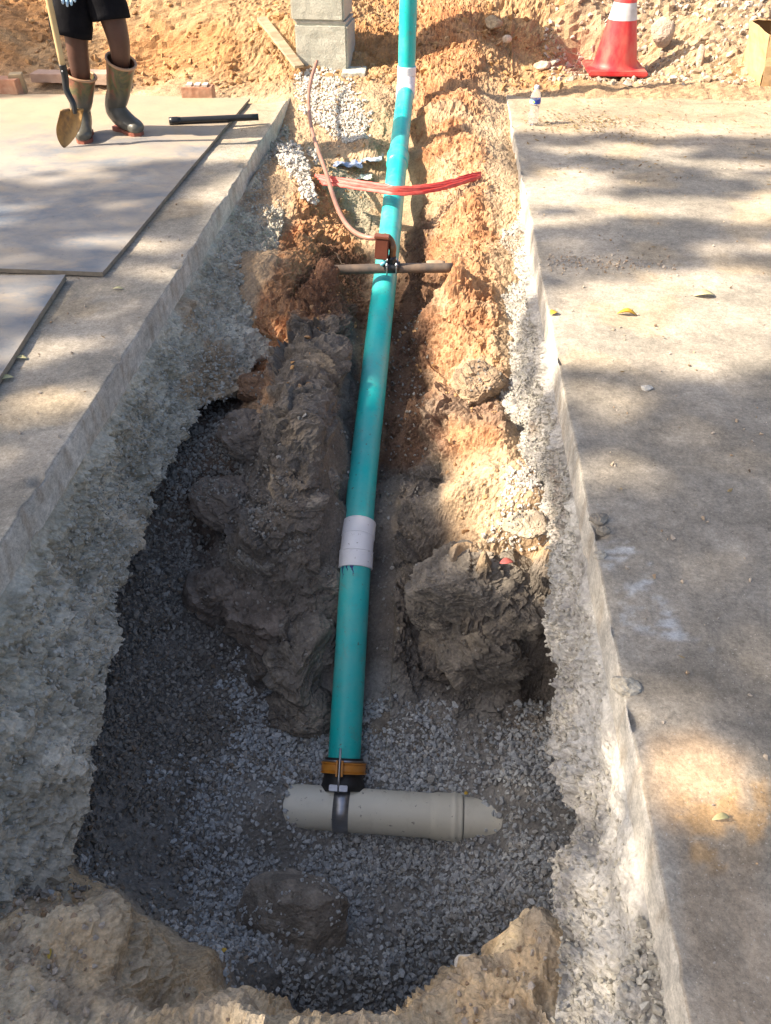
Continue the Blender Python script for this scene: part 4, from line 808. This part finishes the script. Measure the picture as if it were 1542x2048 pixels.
# ------------------------------------------------------------------ CARDBOARD BOX
M_card=simple('brown cardboard',(.5,.33,.16),(.56,.38,.2),5,.8,.3,.003,30,(1,1,6)); M_cardd=simple('cardboard inside',(.38,.24,.11),(.42,.27,.13),5,.85,.2)
bc=at(1519,186,z=.0); hbx=at(1509,62,y=bc[1]+.05)[2]; bb=empty('cardboard_box',(bc[0],bc[1],.004),'crumpled tan cardboard box at the right picture edge beside the rubble slope','box')
def panel(name,pts,n=14,amp=.012,sd=0,mat=M_card,parent=bb):
    p=np.array(pts,float); U,V_=np.meshgrid(np.linspace(0,1,n),np.linspace(0,1,n)); U=U.ravel()[:,None];V_=V_.ravel()[:,None]
    Q=(p[0]*(1-U)+p[1]*U)*(1-V_)+(p[3]*(1-U)+p[2]*U)*V_; nn=np.cross(p[1]-p[0],p[3]-p[0]); nn/=np.linalg.norm(nn); Q=Q+nn*(amp*fbm(Q,6,3,sd))[:,None]
    Q2=Q+nn*.004; k=n*n; F1=gridfaces(n,n); rim=list(range(n))+[n*(j+1)-1 for j in range(1,n)]+[k-1-i for i in range(1,n)]+[n*j for j in range(n-2,0,-1)]
    F3=np.array([(rim[i],rim[(i+1)%len(rim)],rim[(i+1)%len(rim)]+k,rim[i]+k) for i in range(len(rim))])
    return vf(name,(np.vstack([Q,Q2]),np.vstack([F1,F1[:,::-1]+k,F3])),mat,parent,False)
H_=hbx; x0=-.03; panel('side_panel',[(0,0,0),(.55,.03,0),(.56,.03,H_),(x0,.02,H_-.02)],sd=1); panel('side_panel',[(x0+.02,.45,0),(0,.0,0),(x0,.02,H_-.02),(x0-.02,.45,H_)],sd=2)
panel('side_panel',[(.56,.45,0),(x0,.45,0),(x0,.45,H_),(.56,.45,H_)],sd=3); panel('side_panel',[(.55,.03,0),(.56,.45,0),(.56,.45,H_),(.56,.03,H_)],sd=4)
panel('flap',[(x0,.02,H_-.02),(.56,.03,H_),(.55,.2,H_+.05),(.01,.2,H_+.04)],sd=5); panel('flap',[(x0-.02,.45,H_),(.56,.45,H_),(.56,.28,H_+.03),(.0,.28,H_+.03)],sd=6,mat=M_cardd)
# ------------------------------------------------------------------ LEAVES, RAGS, TWIGS
M_leafy=simple('yellow leaf',(.62,.42,.05),(.5,.3,.04),60,.6,.2,.001,200); M_leafp=simple('pale leaf',(.6,.56,.3),(.5,.45,.22),60,.6,.2,.001,200); M_leafr=simple('red leaf',(.5,.1,.1),(.42,.14,.1),60,.6,.2); M_leafb=simple('brown leaf',(.25,.14,.06),(.33,.2,.09),60,.7,.2)
def leaf(px_,py_,z,ln,wd,rz,mat,label,curl=.25):
    p=at(px_,py_,z=z); n=9; Vv=[];Ff=[]
    for i in range(n):
        t=i/(n-1); w2=wd*math.sin(math.pi*min(1,t*.96+.02))**.8*.5+.0002
        for k in (-1,0,1): Vv.append(((t-.5)*ln,k*w2,.004+abs(k)*curl*w2+.12*ln*math.sin(t*3.1)))
    for i in range(n-1):
        for k in range(2): a_=i*3+k; Ff.append((a_,a_+1,a_+4,a_+3))
    V=np.array(Vv); V2=V+np.array([0,0,.0006]); k=len(V); F1=np.array(Ff)
    rim=[3*i for i in range(n)]+[3*(n-1)+1,3*(n-1)+2]+[3*i+2 for i in range(n-2,-1,-1)]+[1]
    F3=np.array([(rim[i],rim[(i+1)%len(rim)],rim[(i+1)%len(rim)]+k,rim[i]+k) for i in range(len(rim))])
    o=vf('fallen_leaf',(np.vstack([V,V2]),np.vstack([F1[:,::-1],F1+k,F3])),mat); o.location=tuple(p); o.rotation_euler=(0,0,rz); return tag(o,label,'leaf','fallen leaves around the trench')
leaf(1408,593,0,.085,.04,.1,M_leafp,'large pale yellow-green leaf lying on the sunlit right pavement')
leaf(1253,631,0,.07,.025,-.1,M_leafy,'curled yellow-brown leaf in the middle of the sunlit patch of right pavement',.9)
leaf(1107,628,0,.035,.03,.8,M_leafy,'small yellow leaf at the very edge of the right pavement')
leaf(1440,1640,0,.034,.012,.2,M_leafp,'rolled greyish-yellow leaf low on the right pavement near the orange stains',1.2)
leaf(1013,1127,-.42,.045,.028,.2,M_leafr,'dark pink leaf on the sunlit shelf right of the white elbow')
leaf(95,1910,-.42,.035,.022,1.9,M_leafy,'bright yellow oval leaf on the mound at the bottom left')
leaf(14,1865,-.44,.05,.028,.2,M_leafy,'dull orange-yellow leaf at the left picture edge on the mound')
leaf(135,1833,-.48,.03,.012,.1,M_leafb,'small orange curled leaf among pebbles on the bottom left mound')
leaf(12,760,0,.05,.028,.5,M_leafp,'pale cream leaf beside the nearer steel sheet at the left edge')
leaf(43,719,0,.045,.02,.0,M_leafp,'small pale leaf touching the edge of the nearer steel sheet')
leaf(237,580,0,.045,.015,.0,M_leafp,'narrow dry pale leaf on the left slab near the sheet corners')
leaf(1065,1470-100,-1.02,.05,.015,1.2,M_leafb,'dark brown leaf on the grey dust at the foot of the layered rock')
leaf(1050,1668,-1.06,.035,.016,1.1,M_leafb,'brown leaf on grey gravel right of the cream pipe')
leaf(615,1785,-1.17,.018,.012,.4,M_leafy,'small yellow leaf on the gravel above the dark boulder')
leaf(447,1903,-.9,.02,.012,.6,M_leafy,'tiny yellow leaf on gravel left of the dark boulder')
leaf(932,1588,-1.06,.014,.012,.4,M_leafy,'tiny yellow leaf scrap stuck on the cream pipe joint')
M_rag=simple('blue rag',(.25,.35,.5),(.5,.55,.6),25,.9,.5)
def rag(px_,py_,z,r,mat,label,sd):
    p=at(px_,py_,z=z); n=26; U,V_=np.meshgrid(np.linspace(-1,1,n),np.linspace(-1,1,n)); Q=np.stack([U.ravel(),V_.ravel(),U.ravel()*0],1)
    Q[:,:2]*=(1+.25*noise(Q,1.5,sd))[:,None]; Q=Q*np.array(r+(0,)); Q[:,2]=r[0]*.3*np.abs(fbm(Q/r[0],1.3,2,sd))+.006; F1=gridfaces(n,n); k=n*n
    Q2=Q-np.array([0,0,.003]); rim=list(range(n))+[n*(j+1)-1 for j in range(1,n)]+[k-1-i for i in range(1,n)]+[n*j for j in range(n-2,0,-1)]
    F3=np.array([(rim[i],rim[i]+k,rim[(i+1)%len(rim)]+k,rim[(i+1)%len(rim)]) for i in range(len(rim))])
    o=vf('rag',(np.vstack([Q,Q2]),np.vstack([F1,F1[:,::-1]+k,F3])),mat); o.location=(p[0],p[1],float(hz(p[0],p[1])[0])+.01); return tag(o,label,'rag')
rag(695,292,-.05,(.09,.05),simple('dark blue rag',(.12,.2,.42),(.4,.45,.55),30,.9,.5),'crumpled dark blue rag at the foot of the white gravel heap',3.)
rag(745,296,-.08,(.06,.06),M_rag,'crumpled pale blue-grey rag left of the green pipe',7.)
rag(728,318,-.1,(.05,.04),simple('green-white rag',(.5,.6,.55),(.6,.6,.52),30,.9,.4),'whitish-green scrap of cloth below the pale blue rag',11.)
rag(290,238,.02,(.04,.03),simple('white scrap',(.7,.68,.66),(.6,.58,.55),30,.9,.2),'white paper scrap on the steel sheet beside the worker\'s boot',13.)
M_root=simple('root bark',(.2,.12,.07),(.36,.26,.16),40,.9,.4)
def twig(pts,r,label,name='root',mat=M_root):
    P_=smoothpath(np.array([at(a_,b_,z=c__) for a_,b_,c__ in pts]),30); P_[1:-1]+=.004*rng.normal(size=(28,3)); o=vf(name,tube(P_,np.linspace(r,r*.35,30),8),mat); return tag(o,label,name)
twig([(655,588,-.3),(680,598,-.28),(706,608,-.27)],.003,'thin bare root sticking out below the dark crossing pipe, left bank')
twig([(670,505,-.2),(690,535,-.17),(705,560,-.2),(725,590,-.3)],.0022,'fine pale drooping root in front of the crossing water pipe')
twig([(255,1870,-.6),(290,1890,-.62),(330,1915,-.64),(338,1925,-.68)],.003,'bare forked root hanging from the bottom left mound')
twig([(250,1858,-.58),(275,1868,-.6),(300,1895,-.66)],.0022,'finer root above the forked one on the bottom left mound')
twig([(800,2036,-.55),(840,2040,-.55),(885,2044,-.53)],.004,'dark twig at the bottom picture edge on the sandy mound','twig')
# ------------------------------------------------------------------ PERSON
def skin_mesh(name,V,Ed,R,mat,parent,org,sub_=2,root=0):
    me=bpy.data.meshes.new(name); me.from_pydata([tuple(np.array(v)-org) for v in V],Ed,[]); o=bpy.data.objects.new('tmp',me); COL.objects.link(o)
    mo=o.modifiers.new('s','SKIN'); mo.use_smooth_shade=True
    for i,r in enumerate(R):
        sv=me.skin_vertices[0].data[i]; sv.radius=(r,r) if not hasattr(r,'__len__') else r; sv.use_root=(i==root)
    if sub_: ss=o.modifiers.new('d','SUBSURF'); ss.levels=sub_; ss.render_levels=sub_
    dg=bpy.context.evaluated_depsgraph_get(); m2=bpy.data.meshes.new_from_object(o.evaluated_get(dg)); m2.name=name
    bpy.data.objects.remove(o); bpy.data.meshes.remove(me); m2.materials.clear(); return link(name,m2,mat,parent,True)
M_skin=simple('dark brown skin',(.075,.035,.024),(.105,.05,.034),12,.5,.2,.001,200,Specular_IOR_Level=.4)
M_short=simple('black cloth',(.006,.006,.008),(.012,.012,.015),12,.9,.6,.01,9,Specular_IOR_Level=.1)
M_shirt=simple('grey cotton',(.1,.11,.12),(.13,.14,.15),12,.9,.5,.008,12)
M_hair=simple('black hair',(.01,.008,.007),(.016,.012,.01),90,.8,.9,.01,150)
M_glove=simple('pale blue glove',(.3,.5,.66),(.55,.65,.72),30,.8,.4,.002,150)
YL,YR=4.80,4.86
aL=at(172,268,y=4.82); aL[2]=.135; bL=at(162,150,y=YL); kL=at(154,97,y=YL-.03); hL=at(150,-55,y=YL+.03)
aR=at(236,232,y=4.93); aR[2]=.135; bR=at(242,122,y=YR); kR=at(238,80,y=YR-.05); hR=at(196,-55,y=YR-.0)
hL[2]=hR[2]=.88; pel=(hL+hR)/2; pel[2]=.94; sp=pel+np.array([.0,-.03,.22]); ch=pel+np.array([.0,-.08,.42]); ne=pel+np.array([-.01,-.12,.58]); hd=pel+np.array([-.02,-.17,.70])
org=np.array([pel[0],pel[1],0.])
pe=empty('person',tuple(org),'worker in black shorts and patterned rubber boots, holding a shovel on the steel sheet','person')
shL=ch+np.array([-.18,0,.06]); shR=ch+np.array([.18,0,.06]); eL=shL+np.array([-.09,-.08,-.27]); eR=shR+np.array([.07,-.13,-.25])
wL=at(119,-22,y=4.585); hdl_a=at(125,130,y=4.60); hdl_b=at(97.5,0,y=4.56); hv=(hdl_b-hdl_a)/np.linalg.norm(hdl_b-hdl_a); hdl_top=hdl_b+hv*.52
wR=hdl_top-hv*.10+np.array([.045,.03,0])
wL=at(124,-62,y=4.62)
Vp=[pel,hL,(hL+kL)/2+np.array([0,-.01,0]),kL,(kL+bL)/2,bL,aL+(bL-aL)*.5,hR,(hR+kR)/2,kR,(kR+bR)/2,bR,aR+(bR-aR)*.5,sp,ch,ne,shL,eL,wL,shR,eR,wR,ne+np.array([-.004,-.02,.05])]
Ep=[(0,1),(1,2),(2,3),(3,4),(4,5),(5,6),(0,7),(7,8),(8,9),(9,10),(10,11),(11,12),(0,13),(13,14),(14,15),(14,16),(16,17),(17,18),(14,19),(19,20),(20,21),(15,22)]
Rp=[.115,.10,.082,.062,.061,.056,.035,.10,.085,.064,.06,.055,.035,.115,.125,.055,.06,.045,.03,.06,.045,.03,.05]
body=skin_mesh('body',Vp,Ep,Rp,M_skin,pe,org)
# head with face
bm=bmesh.new(); bmesh.ops.create_uvsphere(bm,u_segments=40,v_segments=28,radius=1); HV=np.array([v.co[:] for v in bm.verts]); HFc=[[v.index for v in f.verts] for f in bm.faces]; bm.free()
hx,hy,hz_=HV.T; Q=np.stack([hx*.075*(1-.18*sm(0,-1,hz_)),hy*.095,hz_*.115],1)
fr_=sm(-.3,-1,hy); Q[:,1]-=fr_*(.022*np.exp(-(hx/.16)**2-((hz_+.12)/.2)**2)+.01*np.exp(-(hx/.35)**2-((hz_+.5)/.09)**2)-.009*(np.exp(-((np.abs(hx)-.38)/.16)**2-((hz_-.08)/.12)**2))+.006*np.exp(-((hz_-.28)/.1)**2))
me=bpy.data.meshes.new('head'); me.from_pydata((Q@rot('X',.35).T+hd+np.array([0,0,.06])-org).tolist(),[],HFc); link('head',me,M_skin,body)
hc=hd+np.array([0,0,.06])-org; RH=rot('X',.35)
Qh=np.stack([hx*.081,hy*.1+.006,hz_*.12+.008],1)[:]; keepf=[f for f in HFc if all((HV[i,2]>.15-.35*HV[i,1]*0+(.45 if HV[i,1]<-.35 else -.25)) for i in f)]
used=sorted({i for f in keepf for i in f}); mp_={i:k for k,i in enumerate(used)}; me=bpy.data.meshes.new('hair'); me.from_pydata((Qh[used]@RH.T+hc).tolist(),[],[[mp_[i] for i in f] for f in keepf]); link('hair',me,M_hair,body)
for k in (-1,1):
    v,f=lathe([(.0001,-.01),(.008,-.006),(.0115,0),(.008,.006),(.0001,.01)],14); vf('eye',((v+np.array([k*.029,-.083,.01]))@RH.T+hc,f),simple('eye white',(.7,.68,.64),(.6,.58,.55),9,.3,0),body)
    v,f=lathe([(.0001,-.012),(.012,-.007),(.017,0),(.012,.007),(.0001,.012)],16); vf('ear',((v*np.array([.45,.9,2.1])+np.array([k*.075,.005,-.005]))@RH.T+hc,f),M_skin,body)
# shirt
skin_mesh('shirt',[pel+np.array([0,0,-.02]),sp,ch,ne-np.array([0,0,.04]),shL,(shL+eL)/2,shR,(shR+eR)/2],[(0,1),(1,2),(2,3),(2,4),(4,5),(2,6),(6,7)],[.13,.135,.145,.07,.078,.068,.078,.068],M_shirt,pe,org)
# shorts: two baggy leg tubes joined at the seat
hemL=at(143,72,y=YL-.03); hemR=at(221,40,y=YR-.04)
def ringpath(a,b,ra,rb,rb2,n=14):
    p=straight(a,b,n); t=np.linspace(0,1,n); R_=ra+(rb-ra)*t+.006*np.sin(t*9); R2=ra+(rb2-ra)*t; return p,R_,R2
partsS=[]
for a_,b_,w1 in ((hL,hemL,.098),(hR,hemR,.1)):
    p,R1,R2=ringpath(a_+np.array([0,0,.02]),b_,.125,w1,w1*1.05); v,f=tube(p,R1,28,R2=R2,N0=(1,0,0)); v=v+.007*fbm(v,9,3)[:,None]*np.array([1,1,0]); partsS.append((v,f))
v,f=tube(straight(pel+np.array([0,0,-.07]),pel+np.array([0,0,.10]),8),[.17,.18,.18,.18,.175,.17,.165,.16],32,R2=[.12,.135,.135,.135,.13,.125,.12,.12],N0=(1,0,0)); partsS.append((v,f))
V_,F_=join(partsS); vf('shorts',(V_-org,F_),M_short,pe)
# boots
bm_=M('camouflage rubber'); sz=bm_.n('SeparateXYZ'); bm_.l(bm_.co(),sz.inputs[0])
c1=bm_.ramp(bm_.noise(9,4,.6,(1,1,.7),1.2),[(.36,(.06,.055,.04)),(.46,(.12,.115,.05)),(.54,(.24,.1,.06)),(.66,(.13,.07,.05))]); low=bm_.ramp(sz.outputs[2],[(.17,0.),(.24,1.)]); cb_=bm_.mix(low,(.1,.098,.085),c1)
bm_.col(cb_).rough(.38).set(Specular_IOR_Level=.5); bm_.bump([(bm_.noise(40,4),.2,.002)]); M_boot=bm_.m
M_rim=simple('tan rubber',(.5,.3,.17),(.42,.24,.14),20,.5,0); M_sole=simple('red sole',(.3,.09,.06),(.24,.08,.05),20,.7,.2)
def boot_(top,ank,tdir,label_z):
    """top: centre of the opening, ank: ankle centre, tdir: horizontal toe direction"""
    z0=ank[2]-.11; td=np.array([math.cos(tdir),math.sin(tdir),0.]); up=np.array([0,0,1.]); o_=np.array([ank[0],ank[1],z0])
    b=bpy.data.objects.new('boot',None); COL.objects.link(b); b.location=tuple(o_-org); b.parent=pe
    A=ank; H=A+(top-A)*.35; Mi=A+(top-A)*.7
    P_=[top,Mi,H,A+up*.035,A+up*.0-td*.005,A-up*.025+td*.03,A-up*.045+td*.075,A-up*.055+td*.12,A-up*.063+td*.16,A-up*.07+td*.195,A-up*.075+td*.213]
    r1=[.08,.071,.062,.055,.055,.053,.05,.052,.05,.042,.02]; r2=[.08,.075,.068,.064,.075,.07,.056,.046,.04,.032,.015]
    P_=smoothpath(np.array(P_),50); r1=np.interp(np.linspace(0,10,50),range(11),r1); r2=np.interp(np.linspace(0,10,50),range(11),r2)
    lat=np.cross(up,td); v,f=tube(P_,r1,32,caps=False,R2=r2,N0=lat)
    v[:,2]=np.maximum(v[:,2],z0+.012); v=np.vstack([v,P_[-1]]); n0=49*32; f=np.vstack([f,[(n0+i,n0+(i+1)%32,len(v)-1,len(v)-1) for i in range(32)]])
    v=v+.002*fbm(v,18,3)[:,None]; sh=vf('upper',(v-o_,f),M_boot,b)
    tdn=(P_[1]-P_[0])/np.linalg.norm(P_[1]-P_[0]); a=np.linspace(0,6.283,36,endpoint=False); lt=lat-tdn*(lat@tdn); lt/=np.linalg.norm(lt); l2=np.cross(tdn,lt)
    ringp=np.array([top+lt*.0805*math.cos(t)+l2*.0805*math.sin(t) for t in a]+[top+lt*.0805]); vf('rim',sub(tube(ringp,.0075,10,caps=False),o_),M_rim,b)
    # sole outline
    sl_=[]; 
    for t in np.linspace(0,1,15): sl_.append((-.048+t*.258, .044*(1-.28*math.exp(-((t-.42)/.14)**2))*math.sqrt(max(0,1-max(0,(t-.78)/.22)**2))*math.sqrt(max(0,1-max(0,(.16-t)/.16)**2))+.002))
    out=[(u,w2) for u,w2 in sl_]+[(u,-w2) for u,w2 in reversed(sl_)]; n=len(out)
    Vs=[o_+td*u+lat*w2+up*z for z in (.0,.02) for u,w2 in out]; Fs=[tuple(range(n))[::-1],tuple(range(n,2*n))]+[(i,(i+1)%n,(i+1)%n+n,i+n) for i in range(n)]
    me=bpy.data.meshes.new('sole'); me.from_pydata([tuple(np.array(q)-o_) for q in Vs],[],Fs); link('sole',me,M_sole,b,False); return b
aL2=at(172,268,y=4.82); aL2[2]=.135; bo1=boot_(at(162,150,y=4.80),aL2,math.radians(-72),0)
aR2=at(236,232,y=4.93); aR2[2]=.135; bo2=boot_(at(242,122,y=4.86),aR2,math.radians(-38),0)
# hands: own skinned fingers rooted in the palm, left one in a pale glove
def hand(w,down,acr,mat,curl,name,parent,thumb=1):
    d=np.array(down,float); d/=np.linalg.norm(d); a_=np.array(acr,float); a_-=d*(a_@d); a_/=np.linalg.norm(a_); nrm=np.cross(d,a_)
    V=[w,w+d*.045,w+d*.09]; E=[(0,1),(1,2)]; R=[(.024,.022),(.034,.018),(.036,.014)]
    for k,(off,ln) in enumerate(((-.03,.062),(-.01,.074),(.011,.07),(.03,.055))):
        b0=len(V); p=w+d*.088+a_*off; V.append(p); E.append((2,b0)); R.append((.0095,.0095)); ang=0; q=p
        for j in range(3):
            ang+=curl*(.6+.4*j); q=q+(d*math.cos(ang)+nrm*math.sin(ang))*ln/3*1.15; V.append(q); E.append((b0+j,b0+j+1)); R.append((.0088-.0012*j,)*2)
    b0=len(V); p=w+d*.03-a_*.03*thumb; V.append(p); E.append((1,b0)); R.append((.013,.013)); q=p
    for j in range(2): q=q+(d*.75-a_*.45*thumb+nrm*.4*(j+.3))*.034; V.append(q); E.append((b0+j,b0+j+1)); R.append((.0105-.002*j,)*2)
    return skin_mesh(name,V,E,R,mat,parent,org,2)
hand(wL,(.02,-.02,-1),(1,.25,0),M_glove,.35,'glove',pe)
hand(wR,(-.75,-.35,-.25),(.2,.1,-1),M_skin,1.0,'hand',body)
# ------------------------------------------------------------------ SHOVEL (held, stands on its tip)
tip=at(130,301,y=4.57); tip[2]=.022
so_=empty('shovel',tuple(tip),'round-point shovel with pale wooden handle standing on its tip before the worker','shovel')
M_handle=simple('pale wood handle',(.55,.4,.2),(.62,.47,.26),5,.5,.15,.001,60,(3,3,.4))
vf('handle',sub(tube(straight(hdl_a-hv*.03,hdl_top,10),.0165,20),tip),M_handle,so_)
neck=at(148,213,y=4.585); hm=at(133,180,y=4.6)
hp=smoothpath(np.array([hdl_a+hv*.004,hdl_a-hv*.06,hm,neck-np.array([0,.0,-.01]),at(150,228,y=4.575)]),40)
sk=vf('socket',sub(tube(hp,np.interp(np.arange(40),[0,12,30,39],[.0195,.0185,.016,.010]),20,R2=np.interp(np.arange(40),[0,12,30,39],[.0195,.0185,.017,.013])),tip),M_black,so_)
rv=at(124.5,143,y=4.582); vf('rivet',sub(tube(straight(rv,rv+np.array([0,.006,0]),3),.004,10),tip),M_steel,sk)
ms=M('muddy steel blade'); cc1=ms.mix(ms.ramp(ms.noise(9,6,.7,(1,1,.7)),[(.42,0.),(.6,1.)]),(.34,.2,.07),(.13,.08,.045)); ms.col(cc1).rough(.4).set(Metallic=.35); ms.bump([(ms.noise(60,5),.3,.002)]); M_blade=ms.m
tl=at(121,221,y=4.56); tr_=at(167,219,y=4.60); tc_=(tl+tr_)/2; axb=tc_-tip; Lb=np.linalg.norm(axb); axb/=Lb; sdv=tr_-tl; wB=np.linalg.norm(sdv)/2*1.0; sdv/=np.linalg.norm(sdv); nb=np.cross(axb,sdv); nb=nb if nb[1]<0 else -nb
n1,n2=22,26; Vb=[]
for i in range(n1):
    t=i/(n1-1); wd=wB*(1.06*math.sin(min(1,t/.62)*math.pi/2)**.75 if t<.62 else 1.06-.06*(t-.62)/.38)+.001
    for j in range(n2):
        u=-1+2*j/(n2-1); dish=.03*(1-u*u)*math.sin(min(1,t*1.4)*math.pi/2)-.012*math.exp(-(u/.16)**2)*sm(.4,1,np.array(t))
        Vb.append(tip+axb*t*Lb+sdv*u*wd-nb*dish+nb*.012*(1-t))
Vb=np.array(Vb); Fb=gridfaces(n1,n2); k=len(Vb); rim=[j for j in range(n2)]+[n2*(i+1)-1 for i in range(1,n1)]+[k-1-j for j in range(1,n2)]+[n2*i for i in range(n1-2,0,-1)]
F3=np.array([(rim[i],rim[(i+1)%len(rim)],rim[(i+1)%len(rim)]+k,rim[i]+k) for i in range(len(rim))])
V2=np.vstack([Vb,Vb-nb*.0022]); bl=vf('blade',(V2-tip,np.vstack([Fb,Fb[:,::-1]+k,F3])),M_blade,so_)
vf('step',sub(join([tube(straight(tl+axb*.0,tl+sdv*wB*.85,4),.006,10),tube(straight(tr_,tr_-sdv*wB*.85,4),.006,10)]),tip),M_blade,bl)
# ------------------------------------------------------------------ TREE out of frame, whose crown dapples the light
def E_(px_,py_,z,rx,ry):      # sunlit spot on the ground -> gap in the crown, given where its sun ray meets z=0
    p=at(px_,py_,z=z); s=z/L[2]; return (p[0]-L[0]*s,p[1]-L[1]*s,rx,ry)
gaps=[E_(1350,705,0,.75,.13),E_(1215,795,0,.17,.10),E_(1222,935,0,.10,.07),E_(1385,1560,0,.13,.09),E_(1300,640,0,.5,.42),E_(1480,600,0,.4,.35),E_(1150,680,0,.3,.25),E_(1480,330,0,.5,.12),E_(1300,410,0,.5,.12),E_(1500,420,0,.4,.2),E_(1100,440,0,.25,.1),
      E_(180,290,0,.8,.5),E_(60,330,0,.7,.25),E_(300,290,0,.4,.25),E_(175,492,0,.1,.08),E_(330,545,0,.2,.06),E_(60,590,0,.15,.1),E_(110,700,0,.14,.08),E_(450,300,0,.3,.25),E_(20,450,0,.15,.07),E_(90,800,0,.14,.07),E_(420,395,0,.12,.1),E_(250,420,0,.1,.05),
      E_(1180,1520,-.1,.05,.1)]
def shade(x,y):
    n=np.stack([x,y,x*0],1); nz=fbm(n*np.array([.55,1.5,1]),1.6,3,4.); s=np.ones_like(x)
    edge=.12*noise(n,2.2,8.)
    s=np.where(x>.36,np.where(y>5.12+edge,0,np.where(y>3.35,sm(-.28,.12,nz)*.95,1.)),s)
    s=np.where((x<=.36)&(x>-1.07),1-np.maximum(sm(-.56,-.44,x+.03*noise(n,5))*sm(1.56,1.72,y+.5*edge),sm(3.28,3.38,y)),s)
    s=np.where(x<=-1.07,np.where(y>4.9+edge,0,np.where(y>3.2,sm(-.35,.1,nz)*.9,.8+.2*sm(-.2,.1,nz))),s)
    s=np.where((x>-.15)&(x<=.36)&(y<1.6),s*.62,s); s=np.maximum(s,.88*sm(.01,.09,x+.03*noise(n,6.))*(x<=.42)*sm(1.5,1.6,y)*sm(3.15,2.95,y+.1*noise(n,5.))); s=np.where((x<-.28)&(x>-1.6)&(y<.72)&(y>.3),s*.7,s)
    s=np.maximum(s,.9*sm(-1.05,-.98,x)*sm(-.58,-.66,x)*sm(3.2,3.3,y)*sm(4.0,3.85,y+edge))
    for gx,gy,rx,ry in gaps:
        d=np.hypot((x-gx)/rx,(y-gy)/ry)+.18*noise(n,6,gx); s=s*sm(.75,1.2,d)
    d=at(20,120,z=.12); s=np.maximum(s,sm(1.3,.9,np.hypot((x-d[0]+.3)/.95,(y-d[1]-.1)/.75)))
    return s
NL=46000; gx_=rng.uniform(-6,5.5,NL); gy_=rng.uniform(-1.6,7.2,NL); ok=rng.random(NL)<shade(gx_,gy_); gx_=gx_[ok]; gy_=gy_[ok]; hgt=rng.uniform(7.5,10.5,len(gx_))+1.2*noise(np.stack([gx_,gy_,gx_*0],1),.5)
pl=np.stack([gx_,gy_,gx_*0],1)-L*(hgt/-L[2])[:,None]
RR=randrot(len(pl)); ls_=rng.uniform(.04,.07,len(pl)); lf=np.array([(-1.25,0,0),(-.2,.55,.1),(1.25,0,0),(-.2,-.55,.1)])
# leaves hang roughly facing the sun with scatter
zq=-L; aa=np.cross(zq,[0,0,1.]); aa/=np.linalg.norm(aa); bb_=np.cross(zq,aa); th=rng.uniform(0,6.28,len(pl)); 
u1=aa*np.cos(th)[:,None]+bb_*np.sin(th)[:,None]+rng.normal(0,.3,(len(pl),3)); u1/=np.linalg.norm(u1,axis=1)[:,None]; v1=np.cross(np.tile(zq,(len(pl),1)),u1); v1/=np.linalg.norm(v1,axis=1)[:,None]; w1=np.cross(u1,v1)
VL=pl[:,None]+(u1[:,None]*lf[None,:,0:1]+v1[:,None]*lf[None,:,1:2]*1.35+w1[:,None]*lf[None,:,2:3])*ls_[:,None,None]
M_leaf=simple('green foliage',(.05,.1,.025),(.08,.14,.03),3,.6,0); M_bark=simple('bark',(.12,.09,.06),(.2,.16,.11),6,.95,.8,.02,14,(1,1,.3))
tb=np.array([-12.4,-2.6,-.05]); tr=empty('tree',tuple(tb),'tall leafy tree standing left behind the camera, its crown shading the trench','tree')
crown=raw('crown',VL.reshape(-1,3)-tb,np.arange(len(pl)*4).reshape(-1,4),M_leaf,tr,smooth=False)
pt=[]; t1=smoothpath(np.array([tb,tb+[.1,.1,2.2],tb+[-.05,.2,4.5],tb+[.3,.3,6.6],tb+[.6,.7,8.8]]),40); pt.append(tube(t1,np.linspace(.24,.08,40),18))
for k in range(9):
    s0_=t1[18+2*k]; e_=pl[rng.integers(len(pl))]; pt.append(tube(smoothpath(np.array([s0_,(s0_*2+e_)/3+[0,0,.5],(s0_+2*e_)/3+[0,0,.3],e_]),20),np.linspace(.08,.015,20),8))
vf('trunk',sub(join(pt),tb),M_bark,tr)
